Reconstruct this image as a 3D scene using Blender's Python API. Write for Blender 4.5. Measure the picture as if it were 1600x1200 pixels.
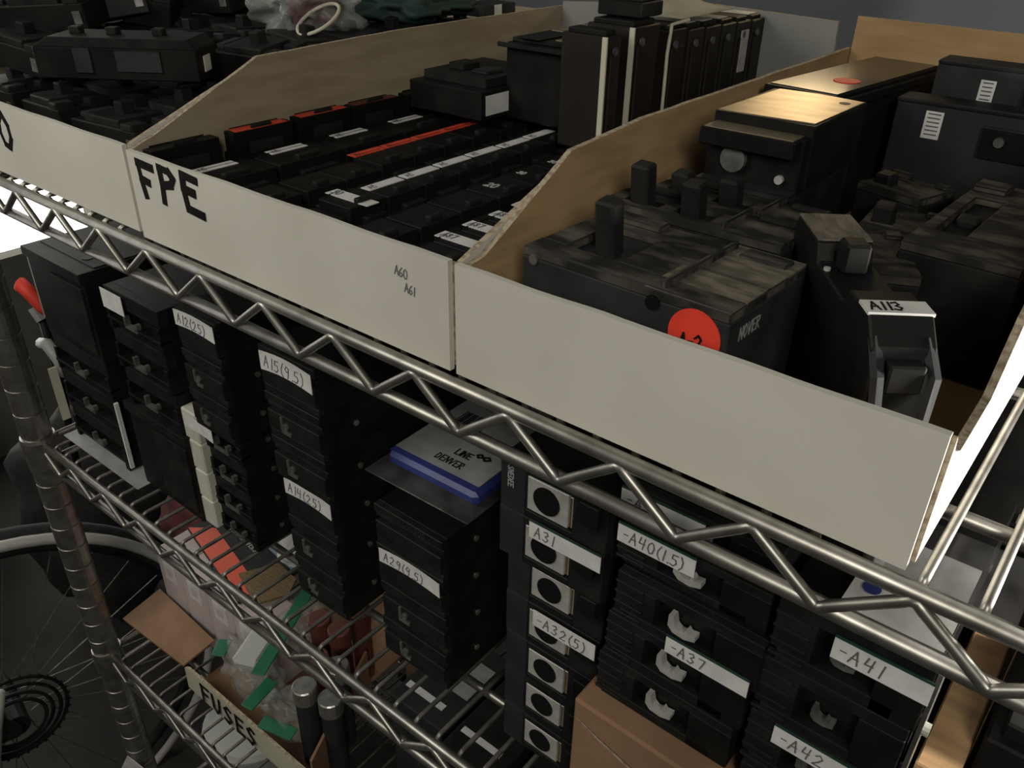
import bpy, bmesh, math, random
from mathutils import Vector, Matrix
random.seed(7)
D = bpy.data
for o in list(D.objects): D.objects.remove(o, do_unlink=True)
SC = bpy.context.scene
COL = SC.collection

# ------------------------------------------------------------------ camera
cam = D.cameras.new('camera'); co = D.objects.new('camera', cam); COL.objects.link(co)
R0 = (0.77838021, 0.62755637, 0.01724074)      # image right
R1 = (0.33262217, -0.38896076, -0.85911118)    # image down
R2 = (-0.53243472, 0.6744498, -0.51149852)     # forward
co.matrix_world = Matrix(((R0[0], -R1[0], -R2[0], 0.02906),
                          (R0[1], -R1[1], -R2[1], -0.32531),
                          (R0[2], -R1[2], -R2[2], 0.26189), (0, 0, 0, 1)))
cam.sensor_width = 36; cam.lens = 36 * 1326.9 / 1600; cam.clip_start = 0.02
SC.camera = co

# ------------------------------------------------------------------ world, light, exposure
vs = SC.view_settings
vs.view_transform = 'Standard'; vs.look = 'None'; vs.gamma = 1; vs.use_curve_mapping = False; vs.exposure = 0.0
w = D.worlds.new('world'); SC.world = w; w.use_nodes = True
w.node_tree.nodes['Background'].inputs[0].default_value = (0.75, 0.8, 0.85, 1)
w.node_tree.nodes['Background'].inputs[1].default_value = 0.02

def area(name, loc, target, size, power, color, sy=None, spread=None):
    l = D.lights.new(name, 'AREA'); l.energy = power; l.color = color; l.size = size
    if sy: l.shape = 'RECTANGLE'; l.size_y = sy
    if spread: l.spread = spread
    o = D.objects.new(name, l); COL.objects.link(o); o.location = loc
    o.rotation_euler = (Vector(target) - Vector(loc)).to_track_quat('-Z', 'Y').to_euler()
    return o
area('ceiling_lamp_light', (0.95, -1.30, 0.98), (-0.45, 0.1, -0.1), 0.55, 15.0, (1.0, 0.96, 0.87))
area('left_fill_light', (-1.10, -0.85, 0.72), (-0.80, 0.0, 0.05), 0.6, 7.4, (1.0, 0.97, 0.88))  # added fill that brightens the left boxes, no fixture there
area('work_lamp_light', (0.352, 0.22, 0.036), (0.0, 0.2, 0.03), 0.07, 7.0, (1.0, 0.95, 0.88))
area('bulb_light', (-0.43, 0.90, 0.30), (-0.25, 0.3, 0.1), 0.12, 0.30, (1.0, 0.72, 0.38))

# ------------------------------------------------------------------ materials
def nt(name):
    m = D.materials.new(name); m.use_nodes = True
    n = m.node_tree; return m, n, n.nodes['Principled BSDF']
def noise_mix(n, c1, c2, scale, lo=0.4, hi=0.65, vec=None, detail=5, stretch=None):
    tc = n.nodes.new('ShaderNodeTexCoord'); t = n.nodes.new('ShaderNodeTexNoise')
    t.inputs['Scale'].default_value = scale; t.inputs['Detail'].default_value = detail
    src = tc.outputs['Object']
    if stretch:
        mp = n.nodes.new('ShaderNodeMapping'); mp.inputs['Scale'].default_value = stretch
        n.links.new(src, mp.inputs[0]); src = mp.outputs[0]
    n.links.new(src, t.inputs['Vector'])
    r = n.nodes.new('ShaderNodeValToRGB')
    r.color_ramp.elements[0].position = lo; r.color_ramp.elements[0].color = (*c1, 1)
    r.color_ramp.elements[1].position = hi; r.color_ramp.elements[1].color = (*c2, 1)
    n.links.new(t.outputs['Fac'], r.inputs[0]); return r, t
def mat(name, c1, c2=None, scale=30, rough=0.6, metal=0, spec=0.5, bump=0, stretch=None, lo=.4, hi=.65, **kw):
    m, n, b = nt(name)
    if c2 is None: c2 = tuple(x * 0.85 for x in c1)
    r, t = noise_mix(n, c1, c2, scale, lo, hi, stretch=stretch)
    n.links.new(r.outputs[0], b.inputs['Base Color'])
    b.inputs['Roughness'].default_value = rough; b.inputs['Metallic'].default_value = metal
    b.inputs['Specular IOR Level'].default_value = spec
    if bump:
        bp = n.nodes.new('ShaderNodeBump'); bp.inputs['Strength'].default_value = bump; bp.inputs['Distance'].default_value = 0.002
        n.links.new(t.outputs['Fac'], bp.inputs['Height']); n.links.new(bp.outputs[0], b.inputs['Normal'])
    for k, v in kw.items(): b.inputs[k.replace('_', ' ')].default_value = v
    return m
M = {}
M['black'] = mat('black_plastic', (.0055, .0055, .0055), (.011, .011, .010), 25, .5, spec=.15)
M['black2'] = mat('black_phenolic', (.009, .009, .009), (.018, .018, .017), 40, .55, spec=.15)
M['grey'] = mat('dark_grey_case', (.020, .021, .023), (.030, .031, .032), 30, .6, spec=.15)
M['dusty'] = mat('dusty_black', (.014, .014, .013), (.105, .093, .072), 34, .85, spec=.2, lo=.42, hi=.70, stretch=(1, 2.4, 1), bump=.3)
M['dusty2'] = mat('heavy_dust', (.10, .088, .066), (.19, .165, .125), 60, .9, spec=.2, stretch=(1, 3, 1), bump=.3)
M['brownblack'] = mat('brown_black', (.010, .008, .007), (.018, .015, .013), 20, .45, spec=.3)
M['white_card'] = mat('white_cardboard', (.60, .58, .52), (.52, .50, .44), 9, .8, spec=.25, lo=.35, hi=.75, bump=.1)
M['drab_card'] = mat('drab_cardboard', (.31, .26, .175), (.25, .205, .135), 14, .85, spec=.2, stretch=(1, 1, 6), bump=.15)
M['darksteel'] = mat('dull_steel', (.20, .20, .19), (.10, .10, .095), 80, .5, .6)
M['gloss'] = mat('glossy_black', (.02, .017, .013), (.03, .025, .02), 20, .16, spec=.6)
M['brown_card'] = mat('brown_cardboard', (.42, .275, .14), (.33, .215, .105), 14, .85, spec=.2, stretch=(1, 1, 6), bump=.15)
M['grey_liner'] = mat('grey_card_liner', (.25, .25, .235), (.20, .20, .19), 10, .85, spec=.2)
M['card_edge'] = mat('cardboard_edge', (.42, .36, .26), (.26, .20, .14), 260, .9, spec=.1, lo=.45, hi=.6)
M['tan_card'] = mat('tan_carton', (.26, .155, .09), (.20, .115, .066), 16, .8, spec=.2, bump=.15)
M['tape'] = mat('white_tape', (.66, .66, .63), (.55, .55, .53), 60, .55, spec=.4)
M['redtape'] = mat('red_tape', (.62, .060, .025), (.46, .045, .02), 60, .6)
M['redlabel'] = mat('red_sticker', (.80, .055, .028), (.70, .045, .022), 60, .6)
M['darkred'] = mat('dark_red_tape', (.12, .02, .015), (.08, .015, .012), 60, .6)  # darker red for rear labels and lettering on red tape
M['greytape'] = mat('grey_print', (.30, .30, .30), (.24, .24, .24), 60, .6)
M['ink'] = mat('marker_ink', (.008, .0075, .008), None, 30, .85, spec=.15)
M['pencil'] = mat('pencil', (.11, .11, .12), None, 30, .7)
M['blueink'] = mat('blue_ink', (.03, .03, .16), None, 30, .6)
M['whiteink'] = mat('white_print', (.42, .42, .40), None, 30, .6)
M['chrome'] = mat('worn_chrome', (.38, .368, .33), (.26, .25, .22), 55, .40, .9, bump=.05)
M['shaded_wire'] = mat('shaded_chrome_wire', (.24, .23, .205), (.15, .145, .125), 55, .45, .85)  # same chrome as the top shelf, lower shelves' shade put into the colour
M['steel'] = mat('zinc_steel', (.55, .54, .50), (.35, .34, .31), 70, .38, .9)
M['alu'] = mat('aluminium_lug', (.52, .52, .48), (.40, .40, .36), 80, .5, .35)
M['brass'] = mat('brass', (.55, .38, .16), (.42, .28, .12), 50, .4, .9)
M['plate'] = mat('foil_nameplate', (.50, .42, .29), (.34, .28, .19), 26, .40, .85, stretch=(1, 3, 1), bump=.12)
M['beige'] = mat('beige_plastic', (.55, .54, .46), (.46, .45, .38), 20, .6)
M['cream'] = mat('cream_card', (.56, .53, .42), (.48, .45, .35), 14, .8)
M['manila'] = mat('manila_paper', (.42, .40, .28), (.34, .32, .22), 14, .8)
M['pink'] = mat('pinkish_carton', (.50, .43, .41), (.40, .34, .33), 12, .75)
M['orange'] = mat('orange_print', (.78, .10, .045), (.66, .08, .03), 12, .5)
M['green'] = mat('green_plastic', (.02, .16, .075), (.015, .11, .05), 12, .5)
M['dgreen'] = mat('dark_green', (.012, .045, .032), (.008, .025, .02), 12, .7)
M['teal'] = mat('teal_plastic', (.03, .20, .17), (.02, .14, .12), 12, .5)
M['blue'] = mat('blue_print', (.035, .05, .22), (.025, .035, .15), 12, .45)
M['ltblue'] = mat('light_blue_print', (.20, .30, .38), (.17, .26, .32), 12, .6)
M['red'] = mat('red_paint', (.42, .03, .02), (.30, .02, .015), 12, .45)
M['maroon'] = mat('maroon_cloth', (.09, .018, .016), (.05, .01, .01), 40, .9)
M['copper'] = mat('red_fibre_tube', (.13, .035, .022), (.08, .02, .015), 30, .6)
M['rubber'] = mat('tyre_rubber', (.010, .010, .010), (.02, .02, .02), 90, .85)
M['rim'] = mat('silver_rim', (.58, .57, .53), (.50, .49, .46), 20, .45, .3)
M['yellow'] = mat('yellow_label', (.34, .31, .06), (.28, .25, .05), 20, .6)
M['kraft'] = mat('kraft_corrugated', (.20, .135, .055), (.11, .07, .03), 120, .8, stretch=(1, 6, 1))
M['wood'] = mat('tan_board', (.50, .32, .16), (.36, .22, .11), 12, .5, stretch=(1, 8, 1))
M['floor'] = mat('dark_concrete', (.035, .032, .028), (.022, .020, .018), 6, .85)
M['wall'] = mat('blue_grey_wall', (.090, .100, .108), (.078, .086, .094), 3, .9, spec=.1)
M['wall_w'] = mat('warm_grey_wall', (.15, .147, .125), (.12, .118, .10), 3, .9, spec=.1)
M['ceil'] = mat('ceiling_paint', (.30, .30, .28), (.26, .26, .24), 3, .9, spec=.1)
M['bucket'] = mat('grey_white_plastic', (.40, .41, .38), (.33, .34, .31), 5, .5)
def clear(name, col, tr, rough=.15):
    m, n, b = nt(name)
    b.inputs['Base Color'].default_value = (*col, 1); b.inputs['Roughness'].default_value = rough
    t = n.nodes.new('ShaderNodeBsdfTransparent'); mx = n.nodes.new('ShaderNodeMixShader')
    r, tx = noise_mix(n, (tr - .12,) * 3, (min(1, tr + .08),) * 3, 30, .35, .6)
    n.links.new(r.outputs[0], mx.inputs[0]); n.links.new(b.outputs[0], mx.inputs[1]); n.links.new(t.outputs[0], mx.inputs[2])
    n.links.new(mx.outputs[0], n.nodes['Material Output'].inputs[0]); return m
M['clear'] = clear('clear_plastic', (.16, .16, .16), .80)
M['bag'] = clear('plastic_bag', (.40, .43, .40), .74, .25)
m, n, b = nt('daylit_glass')
b.inputs['Emission Color'].default_value = (1.0, .98, .92, 1); b.inputs['Emission Strength'].default_value = 3.2
M['window'] = m
m, n, b = nt('bulb_glass')
b.inputs['Emission Color'].default_value = (1.0, .75, .42, 1); b.inputs['Emission Strength'].default_value = 14
M['bulb'] = m
m, n, b = nt('lamp_glass')
b.inputs['Emission Color'].default_value = (1.0, .95, .88, 1); b.inputs['Emission Strength'].default_value = 60
M['lampface'] = m

# ------------------------------------------------------------------ mesh helpers
class MB:
    """collects shapes into one mesh"""
    def __init__(s): s.v = []; s.f = []; s.m = []; s.mats = []
    def mi(s, k):
        if k not in s.mats: s.mats.append(k)
        return s.mats.index(k)
    def add(s, vs_, fs, k):
        o = len(s.v); s.v += [tuple(v) for v in vs_]; i = s.mi(k)
        for f in fs: s.f.append(tuple(o + a for a in f)); s.m.append(i)
        return s
    def box(s, x0, x1, y0, y1, z0, z1, k, T=None):
        vs_ = [Vector(p) for p in ((x0,y0,z0),(x1,y0,z0),(x1,y1,z0),(x0,y1,z0),(x0,y0,z1),(x1,y0,z1),(x1,y1,z1),(x0,y1,z1))]
        if T: vs_ = [T @ v for v in vs_]
        return s.add(vs_, ((3,2,1,0),(4,5,6,7),(0,1,5,4),(1,2,6,5),(2,3,7,6),(3,0,4,7)), k)
    def prism(s, pts, ext, k, k2=None, k3=None):
        """pts: 3D polygon, ext: extrusion vector. k front cap, k2 far cap, k3 rim"""
        n_ = len(pts); e = Vector(ext); P = [Vector(p) for p in pts]
        s.add(P + [p + e for p in P], [tuple(range(n_))[::-1]], k)
        o = len(s.v) - 2 * n_
        s.f.append(tuple(o + n_ + i for i in range(n_))); s.m.append(s.mi(k2 or k))
        r = s.mi(k3 or k)
        for i in range(n_):
            j = (i + 1) % n_; s.f.append((o + i, o + j, o + n_ + j, o + n_ + i)); s.m.append(r)
        return s
    def tube(s, pts, r, k, seg=8, closed=False):
        P = [Vector(p) for p in pts]; n_ = len(P); rings = []
        up = None
        for i, p in enumerate(P):
            if closed: d = (P[(i+1) % n_] - P[i-1])
            else: d = P[min(i+1, n_-1)] - P[max(i-1, 0)]
            d.normalize()
            if up is None or abs(d.dot(up)) > .98:
                up = Vector((0,0,1)) if abs(d.z) < .9 else Vector((1,0,0))
            a = d.cross(up).normalized(); b_ = a.cross(d).normalized(); up = b_
            rr = r[i] if isinstance(r, (list, tuple)) else r
            rings.append([p + (a * math.cos(t) + b_ * math.sin(t)) * rr for t in [2*math.pi*q/seg for q in range(seg)]])
        vs_ = [v for g in rings for v in g]; fs = []
        for i in range(n_ - (0 if closed else 1)):
            j = (i + 1) % n_
            for q in range(seg):
                q2 = (q + 1) % seg; fs.append((i*seg+q, i*seg+q2, j*seg+q2, j*seg+q))
        if not closed:
            fs.append(tuple(range(seg))[::-1]); fs.append(tuple((n_-1)*seg + q for q in range(seg)))
        return s.add(vs_, fs, k)
    def cyl(s, a, b_, r, k, seg=16, r2=None):
        return s.tube([a, b_], [r, r2 if r2 is not None else r], k, seg)
    def build(s, name, parent=None, bevel=0, smooth=False, T=None):
        me = D.meshes.new(name); me.from_pydata(s.v, [], s.f)
        for k in s.mats: me.materials.append(M[k])
        for p, i in zip(me.polygons, s.m): p.material_index = i
        bm = bmesh.new(); bm.from_mesh(me)
        bmesh.ops.recalc_face_normals(bm, faces=bm.faces)
        if bevel:
            es = [e for e in bm.edges if len(e.link_faces) == 2 and e.calc_face_angle(0) > .5]
            bmesh.ops.bevel(bm, geom=es, offset=bevel, segments=1, affect='EDGES', clamp_overlap=True)
        bm.to_mesh(me); bm.free()
        if smooth:
            for p in me.polygons: p.use_smooth = True
        o = D.objects.new(name, me); COL.objects.link(o)
        if parent: o.parent = parent
        if T: o.matrix_local = T
        return o
def tag(o, label, cat, group=None):
    o['label'] = label; o['category'] = cat
    if group: o['group'] = group
    return o
def thing(name, label, cat, loc=(0,0,0), rz=0, group=None):
    o = D.objects.new(name, None); COL.objects.link(o); o.empty_display_size = .02
    o.location = loc; o.rotation_euler = (0, 0, rz); return tag(o, label, cat, group)
def struct(o): o['kind'] = 'structure'; return o
def copy_tree(o, parent=None):
    c = o.copy(); COL.objects.link(c)
    if parent: c.parent = parent; c.matrix_local = o.matrix_local.copy()
    for ch in list(o.children): copy_tree(ch, c)
    return c

# handwriting strokes on a unit-high cell
G = {
 'A': ([[(0,0),(.28,1),(.5,0)],[(.08,.38),(.46,.42)]], .62), '0': ([[(.25,1),(.05,.75),(.02,.35),(.2,0),(.42,.1),(.5,.55),(.4,.9),(.25,1)]], .62),
 '1': ([[(.2,1),(.15,0)]], .34), '2': ([[(.03,.78),(.25,1),(.46,.75),(.3,.4),(.0,.02),(.5,.05)]], .62),
 '3': ([[(.03,.9),(.3,1),(.42,.75),(.18,.52),(.46,.3),(.28,0),(0,.1)]], .6), '4': ([[(.1,1),(.02,.45),(.45,.5)],[(.42,1),(.36,0)]], .6),
 '5': ([[(.45,1),(.1,.97),(.08,.6),(.35,.6),(.45,.3),(.25,0),(0,.08)]], .6), '6': ([[(.38,1),(.1,.6),(.03,.2),(.25,0),(.45,.2),(.35,.45),(.06,.35)]], .6),
 '7': ([[(.02,.95),(.48,1),(.25,.0)]], .58), '8': ([[(.25,.55),(.05,.8),(.25,1),(.42,.8),(.25,.55),(.03,.28),(.25,0),(.46,.25),(.25,.55)]], .6), '9': ([[(.45,.7),(.25,.5),(.05,.7),(.2,1),(.45,.9),(.42,.4),(.35,0)]], .58),
 '-': ([[(.0,.5),(.3,.52)]], .42), '(': ([[(.25,1.1),(.05,.6),(.08,.2),(.3,-.1)]], .34), ')': ([[(0,1.1),(.2,.7),(.18,.2),(0,-.1)]], .34), '.': ([[(.1,.0),(.14,.06)]], .24),
 'F': ([[(.05,1),(.1,0)],[(.0,.97),(.55,1)],[(.08,.52),(.42,.54)]], .68), 'P': ([[(.05,1),(.1,0)],[(.0,.95),(.4,1),(.52,.72),(.32,.45),(.08,.42)]], .72),
 'E': ([[(.06,1),(.1,0)],[(.03,.98),(.5,1)],[(.08,.52),(.42,.54)],[(.08,.02),(.55,.04)]], .66), 'U': ([[(0,1),(.06,.2),(.25,0),(.42,.2),(.48,1)]], .68),
 'S': ([[(.45,.88),(.25,1),(.05,.78),(.22,.52),(.44,.28),(.25,0),(.0,.12)]], .64), 'N': ([[(0,0),(.03,1),(.42,0),(.45,1)]], .62), 'V': ([[(0,1),(.22,0),(.45,1)]], .6),
 'R': ([[(.03,0),(.03,1),(.38,.95),(.42,.65),(.05,.5),(.45,0)]], .62), 'L': ([[(.03,1),(.03,0),(.42,0)]], .56), 'O': ([[(.25,1),(.03,.75),(.02,.3),(.22,0),(.45,.25),(.45,.75),(.25,1)]], .62),
 'D': ([[(.03,0),(.03,1),(.35,.85),(.45,.5),(.35,.1),(.03,0)]], .62), 'H': ([[(.03,1),(.03,0)],[(.42,1),(.42,0)],[(.03,.5),(.42,.5)]], .6), 'I': ([[(.1,1),(.1,0)]], .3),
 'n': ([[(0,.65),(.04,0)],[(.02,.45),(.2,.65),(.36,.5),(.38,0)]], .54), 'i': ([[(.06,.65),(.08,0)],[(.07,.85),(.08,.92)]], .26), ' ': ([], .4)}
def writing(s, origin, u, v, h, t, k, name='handwriting', parent=None, mb=None, gap=1.0):
    """strokes lying on the plane through origin spanned by u (reading) and v (up)"""
    u = Vector(u).normalized(); v = Vector(v).normalized(); nn = u.cross(v).normalized(); o = Vector(origin)
    own = mb is None
    if own: mb = MB()
    x = 0; e = .00025; cnt_ = 0
    for ch in s:
        st, wd = G[ch]
        for pl in st:
            for a, b_ in zip(pl, pl[1:]):
                A = o + u * (x + a[0]) * h + v * a[1] * h; B = o + u * (x + b_[0]) * h + v * b_[1] * h
                d = (B - A); L = d.length or 1e-6; d /= L; sd = nn.cross(d)
                cnt_ += 1; e = .00022 + .00003*(cnt_ % 7)
                A -= d * t * .4; B += d * t * .4
                q = [A - sd*t/2, B - sd*t/2, B + sd*t/2, A + sd*t/2]
                mb.add([p + nn * .00005 for p in q] + [p + nn * e for p in q], ((4,5,6,7),(0,1,5,4),(1,2,6,5),(2,3,7,6),(3,0,4,7)), k)
        x += wd * gap
    return mb.build(name, parent) if own else mb
def twidth(s): return sum(G[c][1] for c in s)

# ------------------------------------------------------------------ the room
P = 0.076
struct(MB().box(-2.6, 2.2, -2.4, .95, -1.40, -1.35, 'floor').build('floor'))
struct(MB().box(-2.6, 2.2, -2.4, .95, 1.25, 1.30, 'ceil').build('ceiling'))
struct(MB().box(-2.6, 2.2, .95, 1.0, -1.35, 1.25, 'wall').build('wall_back'))
struct(MB().box(2.2, 2.25, -2.4, .95, -1.35, 1.25, 'wall').build('wall_right'))
struct(MB().box(-2.6, 2.2, -2.45, -2.4, -1.35, 1.25, 'wall_w').build('wall_front'))
wl = MB()
wl.box(-2.65, -2.6, -2.4, .95, -1.35, -.73, 'wall_w'); wl.box(-2.65, -2.6, -2.4, .95, .9, 1.25, 'wall_w')
wl.box(-2.65, -2.6, .857, .95, -.73, .9, 'wall_w'); wl.box(-2.65, -2.6, -2.4, -.35, -.73, .9, 'wall_w')
struct(wl.build('wall_left'))
wn = thing('window_1', 'bright daylit window low in the left wall', 'window'); del wn['label']; del wn['category']; wn['kind'] = 'structure'
MB().box(-2.66, -2.655, -.35, .857, -.73, .9, 'window').build('pane', wn)
fr = MB(); fr.box(-2.65, -2.60, -.35, -.31, -.73, .9, 'wall_w'); fr.box(-2.65, -2.6, -.31, .857, .86, .9, 'wall_w'); fr.build('window_frame', wn)

# wall bulb that the foil nameplates mirror
bl = thing('wall_lamp', 'small warm bulb in a plain holder on the back wall above the boxes', 'lamp', (-.43, .95, .30))
MB().cyl((0, 0, 0), (0, -.012, 0), .035, 'steel', 20).build('lamp_base', bl)
g = MB(); g.tube([(0, -.012, 0), (0, -.024, 0), (0, -.034, 0), (0, -.042, 0), (0, -.046, 0)], [.012, .020, .021, .014, .003], 'bulb', 14); g.build('bulb', bl, smooth=True)

t = thing('work_lamp', 'small work lamp lying on the right end of the top shelf, shining left', 'lamp', (.375, .22, .0054))
mb = MB(); mb.box(-.018, .03, -.045, .045, .0, .006, 'black'); mb.box(-.012, .03, -.045, .045, .006, .075, 'black'); mb.build('housing', t, bevel=.002)
MB().box(-.014, -.0122, -.036, .036, .008, .068, 'lampface').build('lamp_face', t)
# ------------------------------------------------------------------ wire shelving rack
XL, XR, DEP = -.998, .43, .60
rack = thing('wire_shelving_rack', 'chrome wire shelving rack with zigzag edge rails holding the boxes and breakers', 'shelving rack', (XL, 0, -1.35))
RT = Matrix.Translation((-XL, 0, 1.35))
def rk(mb, name, parent=rack, **kw):
    return mb.build(name, parent, T=RT if parent is rack else None, **kw)
LV = [0.0, -.366, -.752, -1.13]
RR, ZR, WR = .0048, .0032, .0027
TH = .0340
for li, z in enumerate(LV):
    t = 'wire_shelf'
    mat_ = MB()
    x = 0 - P * (int(-XL / P)); x = math.ceil((XL + .02) / (P/3)) * (P/3)
    while x < XR - .015:
        yo_ = .0085 if (li == 0 and -.655 < x < -.008) else 0
        if li == 0 or x < .2: mat_.tube([(x, .0065+yo_, z - .0115), (x, .0055+yo_, z - .003), (x, .0045+yo_, z + .0006), (x, .008+yo_, z + .0018), (x, DEP, z + .0018)], WR if li == 0 else WR*.82, 'chrome' if li == 0 else 'shaded_wire', 6)
        x += P/3
    sh = rk(mat_, 'wire_shelf', smooth=True)
    for nm, yy in (('front_rail', 0), ('back_rail', DEP)):
        MB().tube([(XL, yy, z - RR*.6), (XR, yy, z - RR*.6)], RR, 'chrome', 12).build(nm, sh, smooth=True)
        MB().tube([(XL, yy, z - TH), (XR, yy, z - TH)], RR, 'chrome', 12).build('lower_rail', sh, smooth=True)
        zz = MB(); pts = []
        k0 = int((XL) / P)
        yo = yy - .003 if yy == 0 else yy + .003
        for k in range(k0, 6):
            xa = k * P
            if xa > XR: break
            for (xx, zt, s_) in ((xa, z - .005, 1), (xa + .5 * P, z - TH + .001, -1)):
                if XL < xx < XR:
                    pts += [(xx - .0045, yo, zt - s_*.003), (xx - .0015, yo, zt - s_*.0004), (xx + .0015, yo, zt - s_*.0004), (xx + .0045, yo, zt - s_*.003)]
        zz.tube(pts, ZR, 'chrome', 8); zz.build('zigzag_wire', sh, smooth=True)
    for xx in (XL, XR):
        MB().tube([(xx, 0, z - .003), (xx, DEP, z - .003)], RR*.9, 'chrome', 10).build('side_rail', sh, smooth=True)
        MB().tube([(xx, 0, z - TH), (xx, DEP, z - TH)], RR*.8, 'chrome', 10).build('side_rail', sh, smooth=True)
    for yy in (.07, .218, .366, .514):
        MB().tube([(XL, yy, z - .0045), (XR, yy, z - .0045)], .0042, 'chrome', 10).build('stringer', sh, smooth=True)
    for xx in (XL, XR):
        for yy in (0, DEP):
            sx = -1 if xx < 0 else 1
            c = MB(); cx, cy = xx + sx * .0, yy
            c.tube([(cx, cy, z + .008), (cx, cy, z + .004), (cx, cy, z - .036), (cx, cy, z - .042)], [.0205, .0215, .0205, .0195], 'chrome', 24)
            c.build('corner_collar', sh, smooth=False)
for xx in (XL, XR):
    for yy in (0, DEP):
        pts = []; rr = []
        zz_ = -1.33
        while zz_ < .35:
            pts += [(xx, yy, zz_), (xx, yy, zz_ + .0335), (xx, yy, zz_ + .0345), (xx, yy, zz_ + .0352)]
            rr += [.0185, .0185, .0168, .0168]; zz_ += .0361
        po = rk(MB().tube(pts, rr, 'chrome', 24), 'post')
        for p_ in po.data.polygons: p_.use_smooth = False
        MB().tube([(xx, yy, -1.35), (xx, yy, -1.335), (xx, yy, -1.325)], [.022, .022, .018], 'black', 16).build('foot', po)

# ------------------------------------------------------------------ cut-down bin boxes on the top shelf
def carton(name, label, x0, x1, y0, y1, z0, fh, prof, back, prof_r=None, inner='brown_card', backmat=None, group=None, th=.004, outer='white_card', fl=0):
    """prof: [(y,z)...] of the side top edge from front to back; back: [(x,z)...] top edge of back panel"""
    t = thing(name, label, 'cardboard box', ((x0+x1)/2, (y0+y1)/2, z0), 0, group)
    T = Matrix.Translation((-(x0+x1)/2, -(y0+y1)/2, -z0))
    MB().box(x0+th, x1-th, y0+th, y1-th, z0, z0+th, inner).build('bottom_panel', t, T=T)
    f = MB(); n_ = 24; xa, xb = x0 + .0022, x1 - .0022
    top = [(xa + (xb-xa)*i/n_, y0, z0 + fh + .0003*math.sin(i*.9) + random.uniform(-.00015, .00015)) for i in range(n_+1)]
    f.prism([(xa, y0, z0-fl), (xb, y0, z0-fl)] + top[::-1], (0, th, 0), outer, inner, outer)
    fp = f.build('front_panel', t, T=T)
    pr_ = prof_r or prof
    for (xx, pf, o1, o2) in ((x0, prof, outer, inner), (x1-th, pr_, inner, outer)):
        MB().prism([(xx, y0+.0038, z0), (xx, y1, z0)] + [(xx, y, z) for y, z in pf][::-1] + [(xx, y0+.0038, z0+fh-.001)], (th, 0, 0), o1, o2, 'card_edge').build('side_panel', t, T=T)
    MB().prism([(x0+th, y1-th, z0), (x1-th, y1-th, z0)] + [(x, y1-th, z) for x, z in back][::-1], (0, th, 0), backmat or inner, outer, 'card_edge').build('back_panel', t, T=T)
    return t, fp
ZB = .0047
def jag(pf, a=.0003):
    out = []
    for (p, q) in zip(pf, pf[1:]):
        n_ = max(2, int(abs(q[0]-p[0]) / .02))
        for i in range(n_):
            s_ = i / n_; out.append((p[0] + (q[0]-p[0])*s_, p[1] + (q[1]-p[1])*s_ + (random.uniform(-a, a) if i else 0)))
    return out + [pf[-1]]
b1, f1 = carton('bin_box', 'white cut-down cardboard box at the left end, front marked with a 0', -.975, -.6262, .0056, .585, ZB, .0715,
    jag([(.015, .078), (.125, .118), (.585, .124)]), [(-.971, .124), (-.6305, .124)], inner='drab_card')
b2, f2 = carton('bin_box', 'white cut-down cardboard box marked FPE, middle of the top shelf', -.6258, -.2785, .0056, .585, ZB, .0690,
    jag([(.015, .075), (.03, .08), (.138, .127), (.30, .131), (.585, .131)]), [(-.620, .136), (-.42, .150), (-.285, .146)],
    prof_r=jag([(.015, .070), (.119, .108), (.585, .108)]), backmat='grey_liner', inner='drab_card', fl=.0032)
b3, f3 = carton('bin_box', 'white cut-down cardboard box at the right end, bare front, tan inside', -.2778, -.006, .0056, .60, ZB, .0685,
    jag([(.015, .069), (.03, .071), (.115, .116), (.20, .121), (.60, .121)]), [(-.272, .151), (-.14, .150), (-.01, .150)],
    prof_r=jag([(.015, .062), (.034, .052), (.085, .054), (.118, .084), (.19, .112), (.60, .116)]), fl=.0032)
def front_of(b, fp, y, strokes_fn):
    pass
def child_writing(fp, T0, *a, **kw):
    o = writing(*a, **kw); o.parent = fp; o.matrix_parent_inverse = Matrix.Identity(4)
    return o
YF = .0055
# marker writing on the fronts (front_panel local frame == world offsets, undone by its matrix)
def polyw(lines, y, t, k, fp, name):
    mb = MB(); e = .0003
    for pl in lines:
        for a, b_ in zip(pl, pl[1:]):
            A = Vector((a[0], y, a[1])); B = Vector((b_[0], y, b_[1])); d = (B-A).normalized(); sd = Vector((0,1,0)).cross(d)
            A -= d*t*.35; B += d*t*.35; e += .00004
            tt = t * random.uniform(.85, 1.1)
            q = [A - sd*tt/2, B - sd*tt/2, B + sd*tt/2, A + sd*tt/2]
            mb.add(q + [p - Vector((0, e, 0)) for p in q], ((4,5,6,7),(0,1,5,4),(1,2,6,5),(2,3,7,6),(3,0,4,7)), k)
    return mb.build(name, fp)
polyw([[(-.609,.0675),(-.6075,.052),(-.605,.040)],[(-.610,.0665),(-.589,.0655)],[(-.608,.054),(-.597,.0525)],
       [(-.578,.069),(-.5775,.055),(-.579,.041)],[(-.579,.0685),(-.566,.0675),(-.561,.063),(-.565,.0575),(-.577,.055)],
       [(-.547,.070),(-.548,.058),(-.546,.0435)],[(-.548,.0695),(-.530,.068)],[(-.547,.0585),(-.535,.0575)],[(-.546,.0435),(-.527,.042)]], YF, .0063, 'ink', f2, 'marker_writing')
mb = MB(); writing('A60', (-.325, YF, .0535), (1,0,-.1), (0.05,0,1), .0062, .0006, 'pencil', mb=mb)
writing('A61', (-.317, YF, .0440), (1,0,-.1), (0.05,0,1), .0060, .0006, 'pencil', mb=mb); mb.build('pencil_note', f2)
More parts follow.
